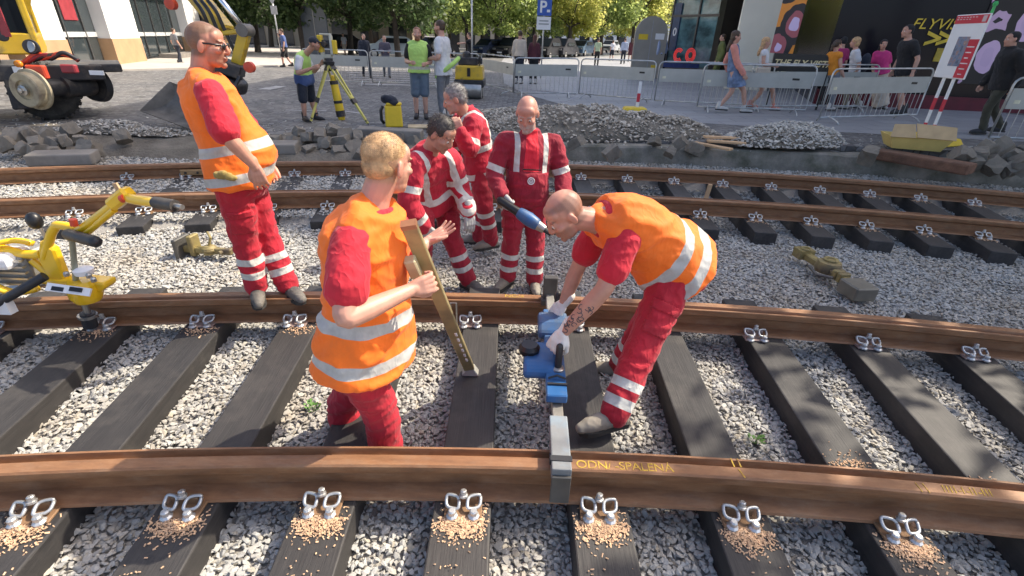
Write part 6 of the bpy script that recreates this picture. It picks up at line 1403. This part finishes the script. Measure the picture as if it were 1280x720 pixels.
def crown_mesh(seed, r, z0, z1, n, ls, gap=.0, clumps=26):
    g = np.random.default_rng(seed); C = []
    while len(C) < clumps:
        p = g.uniform(-1, 1, 3)
        if p @ p < 1 and p @ p > .12: C.append(p)
    C = np.array(C); k = g.integers(0, clumps, n); P = C[k]+g.normal(0, .155, (n, 3))*(1-gap*.3)
    P = P*np.array([r, r, (z1-z0)/2])+np.array([0, 0, (z0+z1)/2]); P[:, 2] = np.maximum(P[:, 2], z0+g.random(n)*.5-.25)
    N = g.normal(0, 1, (n, 3))+np.array([0, 0, .8]); N /= np.linalg.norm(N, axis=1)[:, None]; T = np.cross(N, g.normal(0, 1, (n, 3))); T /= np.linalg.norm(T, axis=1)[:, None]; B = np.cross(N, T)
    s = ls*g.uniform(.6, 1.3, n)[:, None]
    Q = np.stack([P-T*s*.6, P+B*s*.38+N*s*.08, P+T*s*.6, P-B*s*.38+N*s*.08], 1).reshape(-1, 3)
    me = bpy.data.meshes.new('crown'); me.vertices.add(4*n); me.vertices.foreach_set('co', Q.ravel()); me.loops.add(4*n); me.loops.foreach_set('vertex_index', np.arange(4*n)); me.polygons.add(n); me.polygons.foreach_set('loop_start', np.arange(n)*4); me.update(calc_edges=True)
    return me, C*np.array([r, r, (z1-z0)/2])+np.array([0, 0, (z0+z1)/2])
def trunk_mesh(C, z0, r, seed):
    mb = MB(); rr = random.Random(seed); top = V((rr.uniform(-.2, .2), rr.uniform(-.2, .2), z0+.6))
    mb.tube([V((0, 0, -.1)), V((0, 0, .3)), top*.5, top], [r*1.4, r*1.1, r*.95, r*.75], 12)
    for c in C[::3]:
        c = V(c); m = top.lerp(c, .5)+V((0, 0, .3)); P, Q = lim_path([top-V((0, 0, .25)), m, c], [r*.45, r*.28, r*.07], 4, 2); mb.tube(P, Q, 6)
    return mb
VAR = [crown_mesh(11, 3.4, 2.0, 8.5, 9000, .26), crown_mesh(23, 3.1, 1.9, 9.0, 9000, .26), crown_mesh(31, 3.8, 2.1, 8.0, 10000, .26)]
TRK = [trunk_mesh(c, 2.3, .2, i).mesh('trunk') for i, (_, c) in enumerate(VAR)]
for m_ in TRK: m_.materials.append(m_bark)
def tree(px, y, v, m, label, s=1.0, x=None, group='trees along the square'):
    q = aty(px, 60, y) if x is None else V((x, y, 0)); t = thing('tree', label, 'tree', (q.x, y, street_z(q.x)), (px or 1)*.37, group)
    cm = VAR[v][0] if m == ML1 else VAR[v][0].copy()
    o = bpy.data.objects.new('crown', cm); col.objects.link(o); o.parent = t
    if not len(cm.materials): cm.materials.append(m)
    elif m != ML1: cm.materials[0] = m
    k = bpy.data.objects.new('trunk', TRK[v]); col.objects.link(k); k.parent = t; t.scale = (s, s, s*.95); return t
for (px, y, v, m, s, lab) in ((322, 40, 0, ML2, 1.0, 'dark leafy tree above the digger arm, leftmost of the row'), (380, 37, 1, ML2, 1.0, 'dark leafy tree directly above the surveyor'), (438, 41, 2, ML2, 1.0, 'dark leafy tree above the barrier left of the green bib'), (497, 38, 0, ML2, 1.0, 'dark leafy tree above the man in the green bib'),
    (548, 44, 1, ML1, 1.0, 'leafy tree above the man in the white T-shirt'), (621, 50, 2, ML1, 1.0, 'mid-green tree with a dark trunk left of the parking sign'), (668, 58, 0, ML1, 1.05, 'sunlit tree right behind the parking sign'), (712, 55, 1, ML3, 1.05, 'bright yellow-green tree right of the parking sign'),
    (752, 62, 2, ML1, 1.1, 'sunlit green tree above the far walkers'), (790, 66, 0, ML3, 1.15, 'sunlit yellow-green tree just left of the round-topped grey panel'), (822, 84, 1, ML3, 1.3, 'pale yellow tree furthest right, beside the cafe'), (585, 60, 0, ML1, 1.1, 'green tree behind the blue road sign'), (640, 75, 1, ML3, 1.1, 'yellow-green tree far back between trunk and parking sign')):
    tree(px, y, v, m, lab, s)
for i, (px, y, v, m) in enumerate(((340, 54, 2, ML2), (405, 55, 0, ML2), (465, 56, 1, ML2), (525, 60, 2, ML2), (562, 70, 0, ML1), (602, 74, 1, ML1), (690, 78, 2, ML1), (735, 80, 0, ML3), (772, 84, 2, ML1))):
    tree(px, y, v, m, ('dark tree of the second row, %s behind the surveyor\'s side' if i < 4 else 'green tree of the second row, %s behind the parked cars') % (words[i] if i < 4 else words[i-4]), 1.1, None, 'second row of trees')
# plane trees standing on the pavement just right of the picture: they dapple the track
sv = [crown_mesh(5, 2.6, 3.6, 7.4, 2300, .21, clumps=20), crown_mesh(8, 2.3, 3.6, 7.0, 1700, .21, clumps=16)]
def off_tree(x, y, k, lab):
    t = thing('tree', lab, 'tree', (x, y, street_z(x)), k*1.3, 'trees on the right pavement'); cm = sv[k][0]
    o = bpy.data.objects.new('crown', cm); col.objects.link(o); o.parent = t; 
    if not len(cm.materials): cm.materials.append(ML1)
    trunk_mesh(sv[k][1], 3.6, .14, k).build('trunk', m_bark, t)
OFF = [(8.6, 4.6, 0, 'young plane tree on the pavement outside the right edge'), (12.5, 7.6, 1, 'second young plane tree further along the pavement at right')]
for a in OFF: off_tree(*a)
# ---------------------------------------------------------------- parked cars
def car_mesh(kind):
    mb = MB(); L, W, H = (4.4, 1.8, 1.48) if kind == 0 else (4.5, 1.85, 1.66)
    prof = [(-2.2, .32), (-2.22, .62), (-2.1, .86), (-1.25, .98), (-.55, H), (.95, H), (1.75, 1.0), (2.15, .95), (2.2, .4), (2.15, .30)]
    rs = []
    for y in (-W/2, -W/2+.06, 0, W/2-.06, W/2): 
        k = 1 if abs(y) < W/2-.01 else .96; rs.append([V((x*k*.5+x*.5, y*(1 if z < .95 else .80), z)) for x, z in prof])
    mb.rings(rs); return mb
def car(px, py, label, colr, kind, rz):
    p = atg(px, py); t = thing('parked_car', label, 'car', p, rz, 'cars parked along the square'); m = mat('car_paint_%d%d%d' % tuple(int(x*100) for x in colr), colr, .5, 0, var=.05, coat=0, spec=.12, bump=0)
    car_mesh(kind).build('body', m, t, bevel=.05, seg=2); H = 1.48 if kind == 0 else 1.66
    mb = MB(); mb.add([(-1.22, -.70, 1.0), (-1.22, .70, 1.0), (-.60, .62, H-.06), (-.60, -.62, H-.06), (-1.26, -.70, 1.02), (-1.26, .70, 1.02), (-.64, .62, H-.03), (-.64, -.62, H-.03)], [(0, 1, 2, 3), (7, 6, 5, 4), (0, 4, 5, 1), (2, 6, 7, 3), (1, 5, 6, 2), (0, 3, 7, 4)]); mb.build('windscreen', m_gl, t)
    for s in (-1, 1):
        mb = MB(); mb.box((.2, s*.76, 1.2), (1.7, .03, .32), rx=s*.3); mb.build('side_window', m_gl, t); mb = MB(); mb.box((-2.19, s*.62, .72), (.08, .32, .14)); mb.build('headlight', m_stl, t, bevel=.02)
        for x in (-1.35, 1.35):
            mb = MB(); M = Matrix.Translation((x, s*.80, .31)) @ Matrix.Rotation(R(90), 4, 'X'); mb.lathe([(.18, -.1), (.30, -.1), (.315, 0), (.30, .1), (.18, .1)], 18, M); w_ = mb.build('wheel', m_rub, t); mb = MB(); mb.lathe([(.03, -.11), (.19, -.105), (.19, .105), (.03, .11)], 12, M); mb.build('rim', m_stl, w_)
    mb = MB(); mb.box((-2.23, 0, .62), (.04, .8, .14)); mb.build('grille', m_dk, t); mb = MB(); mb.box((-2.24, 0, .45), (.03, .5, .11)); mb.build('number_plate', m_wht, t)
for (px, py, lab, c, k, a) in ((492, 73, 'silver-blue car behind the man in the green bib', (.35, .42, .48), 0, .25), (545, 71, 'black car behind the man in white T-shirt', (.015, .016, .02), 0, 1.0), (612, 71, 'dark blue car right of the roller, under the trees', (.02, .03, .06), 0, 1.0), (640, 72, 'black car half hidden behind the man in the white shirt', (.014, .014, .016), 1, 1.05), (684, 73, 'black car just right of the long-haired woman', (.012, .012, .014), 1, 1.1), (703, 72, 'dark grey car third from the right in the row', (.03, .03, .035), 1, 1.1), (727, 70, 'blue-grey car second from the right in the row', (.06, .10, .15), 0, 1.1), (762, 66, 'small far silver car at the right end of the parked row', (.3, .32, .34), 0, 1.15), (428, 68, 'dark car in deep shade behind the tripod', (.02, .02, .022), 0, .3)):
    car(px, py, lab, c, k, a)
# ---------------------------------------------------------------- people in the background
def tex(name, c, var=.12): return fabric(name, c, var=var, wrk=.25)
BK = tex('black_cloth', (.012, .012, .014)); WH = tex('white_cloth', (.62, .63, .66), .05); NV = tex('navy_cloth', (.015, .02, .035)); DEN = tex('denim', (.09, .13, .20)); KH = tex('khaki_cloth', (.24, .20, .14)); BLS = tex('blue_cloth', (.05, .09, .24)); LBL = tex('light_blue_cloth', (.36, .42, .58)); PK = tex('bright_pink_cloth', (.58, .04, .20)); ORC = tex('orange_top', (.66, .24, .02)); SAL = tex('salmon_cloth', (.62, .25, .20)); OLV = tex('olive_cloth', (.13, .15, .04)); WINE = tex('wine_cloth', (.09, .02, .03)); CRM = tex('cream_cloth', (.55, .47, .38)); GRY = tex('grey_cloth', (.16, .17, .19)); LIME = fabric('lime_hi_vis', (.44, .68, .17), (.50, .52, .42), var=.08); BLG = tex('blue_grey_cloth', (.10, .14, .19)); PUR = tex('grey_purple_cloth', (.09, .08, .11))
DRESS = tex('blue_flower_cloth', (.14, .20, .32), .5); SHOE = mat('dark_shoe', (.03, .03, .035), .6); SHW = mat('pale_shoe', (.55, .53, .5), .6); BRN = mat('brown_hair', (.06, .035, .02), .5, var=.4, scale=40); GING = mat('ginger_hair', (.22, .09, .04), .5, var=.3, scale=40)
def bgp(label, px, py, head_py, face, outfit, stride=.0, hair=('short', BRN), build=.95, arms='down', z=None, skin=(.55, .32, .24), lean=0, head_px=None, vox=.018):
    p = atg(px, py); h = aty(px, head_py, p.y).z-p.z; h = min(max(h, 1.55), 1.98); k = h/1.76
    if head_px is not None: lean = (aty(head_px, head_py, p.y).x-p.x)
    F = V((math.cos(R(face)), math.sin(R(face)), 0)); L_ = V((-F.y, F.x, 0)); U = V((0, 0, 1))
    lx = V((lean, 0, 0))
    g = lambda f, l, u: p+(F*f+L_*l+U*u)*k+lx*min(1, u/1.6)
    s = stride; J = dict(hipL=g(0, .09, .93), hipR=g(0, -.09, .93), neck=g(.02, 0, 1.48), shL=g(0, .175*build, 1.41), shR=g(0, -.175*build, 1.41), head=g(.05, 0, 1.635), hf=(F+U*-.12), hu=U,
        knL=g(.30*s+.03, .10, .50), knR=g(-.12*s+.05*s+.02, -.10, .49), anL=g(.36*s, .10, .09), anR=g(-.42*s, -.10, .09+.06*s), toeL=F+L_*.1, toeR=F-L_*.1)
    if arms == 'down': J.update(elL=g(-.03-.15*s, .235*build, 1.12), elR=g(-.03+.12*s, -.235*build, 1.12), wrL=g(.05-.15*s, .25*build, .87), wrR=g(.06+.2*s, -.25*build, .87))
    elif arms == 'front': J.update(elL=g(-.02, .25*build, 1.12), elR=g(-.02, -.25*build, 1.12), wrL=g(.24, .16, 1.10), wrR=g(.24, -.14, 1.12))
    elif arms == 'face': J.update(elL=g(-.02, .235*build, 1.12), elR=g(.20, -.2*build, 1.22), wrL=g(.05, .25*build, .87), wrR=g(.20, -.06, 1.45))
    elif arms == 'point': J.update(elL=g(.18, .25, 1.32), elR=g(-.02, -.25, 1.12), wrL=g(.42, .22, 1.30), wrR=g(.06, -.26, .87))
    J['hdL'] = None; J['hdR'] = None; J['curlL'] = J['curlR'] = .4
    f = Fig(J, k, build, vox=vox, gvox=vox*1.0, seed=int(px))
    of = []
    for o in outfit:
        of.append((o[0], o[1], dict(o[2]) if len(o) > 2 else {}))
        of[-1][2].setdefault('wr', .006)
    if hair:
        kind, hm = hair[0], hair[1]
        if kind == 'short': of.append(('hair', hm, dict(n=0, more=[((0, -.045, -.01), (.076, .068, .06))]+([((0, .047, -.082), (.058, .054, .042))] if 'bearded man in' in label else []))))
        elif kind == 'long': of.append(('hair', hm, dict(n=0, r=(.086, .108, .092), more=[((0, -.05, -.03), (.084, .07, .09)), ((0, -.07, -.14), (.08, .05, .12)), ((0, -.085, -.24), (.06, .045, .10))])))
        elif kind == 'bob': of.append(('hair', hm, dict(n=0, r=(.09, .11, .095), more=[((0, -.045, -.03), (.09, .075, .09))])))
        elif kind == 'pony': of.append(('hair', hm, dict(n=0, r=(.085, .106, .092), more=[((0, -.05, -.01), (.078, .07, .06)), ((0, -.135, -.04), (.04, .04, .07)), ((0, -.14, -.12), (.03, .03, .07))])))
    return make_person(label, f, of, skin, dict(beard=.8 if 'bearded' in label else .0, stubble=.4, col=(.12, .07, .04)), None, detail=vox < .0141)
T_ = lambda m, **k: ('shirt', m, {'sleeve': .62, **k}); LS = lambda m, **k: ('shirt', m, {'sleeve': 1.92, 'loose': .004, **k}); TR = lambda m, **k: ('trousers', m, dict(rad=(.10, .09, .072, .07, .066, .062), **k)); SH = lambda m, **k: ('shorts', m, {'len': .9, **k}); BO = lambda m: ('boot', m, {})
bgp('bearded man in lime hi-vis bib and grey shorts standing with hands low', 527, 148, 34, -82, [T_(BK), ('vest', LIME, dict(t0=-.02, flare=.03, bands=[('torso', .16, .06)])), SH(BLG, len=.95), BO(SHOE)], .02, ('short', GING), 1.0, 'front', vox=.013)
bgp('man in white T-shirt turned left towards the bearded man', 556, 148, 25, 165, [T_(WH, t0=-.22, flare=.02), TR(GRY), BO(SHW)], .02, ('short', BRN), 1.02, 'front', vox=.013)
p = atg(556, 148); P_, _ = lim_path([aty(546, 96, p.y-.10), aty(556, 88, p.y-.2), aty(566, 80, p.y-.18), aty(573, 73, p.y+.0)], [1]*4, 5, 2); mb = MB(); mb.tube(P_, .045, 8, True, True); o = mb.build('folded_hi_vis_vest', LIME, smooth=True); tag(o, 'rolled lime hi-vis vest tucked against the waist of the man in the white T-shirt', 'vest')
bgp('man in blue shirt and dark shorts walking below the triangular sign', 360, 84, 36, 200, [T_(BLS), SH(BK), BO(SHOE)], .5, ('short', BRN), 1.0, 'face')
bgp('distant walker in white top in the shade behind the surveyor', 432, 70, 43, 250, [T_(WH), SH(CRM), BO(SHOE)], .3)
bgp('walker in dark open jacket over white shirt behind the barrier', 459, 97, 42, -60, [LS(WH), ('jacket', NV, dict(t0=-.15)), TR(NV), BO(SHOE)], .5)
bgp('walker in grey-purple shirt and grey trousers behind the barrier', 484, 97, 44, -70, [LS(PUR), TR(GRY), BO(SHOE)], .5, arms='front')
bgp('man in black T-shirt pointing sideways behind the small roller', 588, 94, 40, 175, [T_(BK), TR(BK), BO(SHOE)], 0, arms='point')
bgp('man in cream-white shirt and dark trousers seen from behind the barrier', 648, 105, 38, 75, [LS(CRM), TR(NV), BO(SHW)], .1)
bgp('woman with very long brown hair and dark red top, seen from behind', 666, 105, 43, 80, [LS(WINE), TR(BK), BO(SHW)], .1, ('long', mat('auburn_hair', (.10, .03, .02), .5, var=.3, scale=40)), .85)
bgp('distant walker in pale green top and black trousers on the sunlit paving', 745, 83, 47, 80, [T_(tex('pale_green_cloth', (.40, .50, .34))), TR(BK), BO(SHOE)], .35, ('short', BRN), .9)
bgp('small distant walker in white top and dark shorts', 764, 76, 50, 100, [T_(WH), SH(NV), BO(SHW)], .4)
bgp('distant man in white shirt and dark trousers left of the grey panel', 778, 80, 47, 85, [LS(LBL), TR(NV), BO(SHOE)], .3)
bgp('distant woman in dark red dress beside the grey panel', 787, 77, 48, 85, [LS(WINE), ('skirt', WINE, dict(len=1.0)), BO(SHOE)], .2, ('long', BRN), .85)
bgp('man in light blue shirt and black trousers beside the round-topped panel', 826, 98, 39, 120, [LS(LBL), TR(BK), BO(SHOE)], .15, ('short', BRN), 1.05, head_px=829)
bgp('walker in olive jacket partly behind the beige pillar', 893, 106, 42, 160, [LS(OLV), ('jacket', OLV, {}), TR(OLV), BO(SHOE)], .3, ('short', BRN), .95)
bgp('woman in salmon cardigan and blue dress walking right', 916, 141, 38, -15, [LS(SAL, aoff=.012), ('shirt', DRESS, dict(sleeve=.05, off=.008)), ('skirt', DRESS, dict(len=.75)), BO(SHW)], .75, ('long', BRN), .85, vox=.013, head_px=919)
bgp('blonde woman in white top with pale bag walking right', 953, 138, 46, -20, [('shirt', WH, dict(sleeve=.1)), SH(CRM, len=.55), BO(SAL)], .75, ('long', m_blond), .82, 'front', vox=.013, head_px=957)
bgp('person in magenta top standing by the black shopfront', 1031, 131, 45, 100, [T_(tex('magenta_cloth', (.36, .02, .12))), TR(BK), BO(SHOE)], .0, ('short', BK), .9)
bgp('woman in orange top and pale trousers with dark ponytail', 1038, 139, 49, 20, [('shirt', ORC, dict(sleeve=.1)), TR(GRY), BO(SHW)], .4, ('pony', BRN), .82, vox=.014, head_px=1047)
bgp('blond person in white T-shirt carrying a dark backpack', 1064, 137, 46, 150, [T_(WH), TR(KH), BO(SHW)], .4, ('bob', m_blond), .9, vox=.014, head_px=1074)
bgp('dark-haired woman in bright pink blouse and cream trousers', 1099, 136, 49, -105, [T_(PK, flare=.04, loose=.02), ('skirt', CRM, dict(len=1.9, flare=.6)), BO(SHW)], .1, ('long', BK), .85, vox=.014, head_px=1106)
bgp('tall man in black T-shirt and khaki shorts behind the nearest barrier', 1126, 143, 30, 175, [T_(BK, t0=-.2), SH(KH), BO(SHOE)], .25, ('short', BK), 1.1, vox=.014, head_px=1141)
bgp('man in black clothes walking at the far right behind the info sign', 1236, 168, 38, 170, [LS(BK), ('jacket', BK, dict(t0=-.2)), TR(tex('dark_olive', (.05, .05, .035))), BO(SHOE)], .55, ('short', BK), 1.05, vox=.014, head_px=1274)
bgp('walker in pale grey top by the steps behind the digger arm', 226, 80, 43, 60, [T_(GRY), TR(NV), BO(SHOE)], .3)
# backpack of the blond walker, sling bag
p = atg(1064, 137); q = aty(1081, 79, p.y+.02); mb = MB(); mb.ell(q, (.13, .12, .24)); me, P = remesh(mb, .02, 1); o = link_mesh('backpack', me, NV, None, True); tag(o, 'dark blue backpack on the back of the blond walker', 'backpack')
p = atg(953, 138); q = aty(953, 92, p.y-.2); mb = MB(); mb.box(q, (.34, .09, .28)); o = mb.build('tote_bag', CRM, bevel=.03, seg=2); tag(o, 'pale tote bag hanging at the blonde woman\'s side', 'bag')
# surveyor bent to the eyepiece
def surveyor():
    J = JJ(head=(393, 55, 10.2), neck=(379, 67, 10.25), shR=(374, 73, 10.05), shL=(381, 70, 10.45), elR=(372, 92, 9.95), wrR=(391, 85, 9.95), elL=(392, 90, 10.45), wrL=(401, 80, 10.4), hipR=(377, 101, 10.2), hipL=(385, 101, 10.4), knR=(379, 125, 10.15), knL=(389, 124, 10.4), anR=(381, 146, 10.15), anL=(396, 146, 10.4))
    J.update(hf=V((.95, .1, -.15)), hu=V((0, 0, 1)), toeR=V((.6, -.7, 0)), toeL=V((.9, -.3, 0)), curlR=.6, curlL=.6)
    f = Fig(J, .95, 1.0, curve=.05, vox=.012, gvox=.014, seed=5)
    make_person('surveyor in navy cap and lime vest bent to the instrument on the tripod', f, [T_(WH), ('vest', LIME, dict(t0=.1, bands=[])), ('shirt', BLS, dict(sleeve=.0, t0=-.15, off=.004)) if False else ('trousers', BLS, dict(len=.25, t1=.28, off=.03)), SH(NV, len=.95), BO(SHOE), ('cap', NV, {})], (.5, .28, .2), dict(beard=.5, stubble=.5, col=(.1, .06, .04)))
surveyor()
# ---------------------------------------------------------------- daylight
w = bpy.data.worlds.new('World'); sc.world = w; w.use_nodes = True
bg = w.node_tree.nodes['Background']; sky = w.node_tree.nodes.new('ShaderNodeTexSky'); sky.sky_type = 'NISHITA'; sky.sun_disc = False
EL, AZ = 48.0, 67.0
sky.sun_elevation = R(EL); sky.sun_rotation = R(AZ); sky.altitude = 200; sky.dust_density = 4.0; sky.air_density = .75; sky.ozone_density = .6
w.node_tree.links.new(sky.outputs[0], bg.inputs[0]); bg.inputs[1].default_value = .15
ld = bpy.data.lights.new('sun', 'SUN'); lo = bpy.data.objects.new('sun', ld); col.objects.link(lo)
ld.energy = 3.3; ld.angle = R(.5); ld.color = (1, .90, .74)
sd_ = V((math.sin(R(AZ))*math.cos(R(EL)), math.cos(R(AZ))*math.cos(R(EL)), math.sin(R(EL))))
lo.rotation_euler = sd_.to_track_quat('Z', 'Y').to_euler()
sc.view_settings.view_transform = 'Standard'; sc.view_settings.look = 'None'; sc.view_settings.gamma = 1; sc.view_settings.exposure = 1.15
sc.cycles.max_bounces = 6; sc.cycles.use_denoising = True
try: sc.cycles.denoiser = 'OPENIMAGEDENOISE'
except Exception: pass
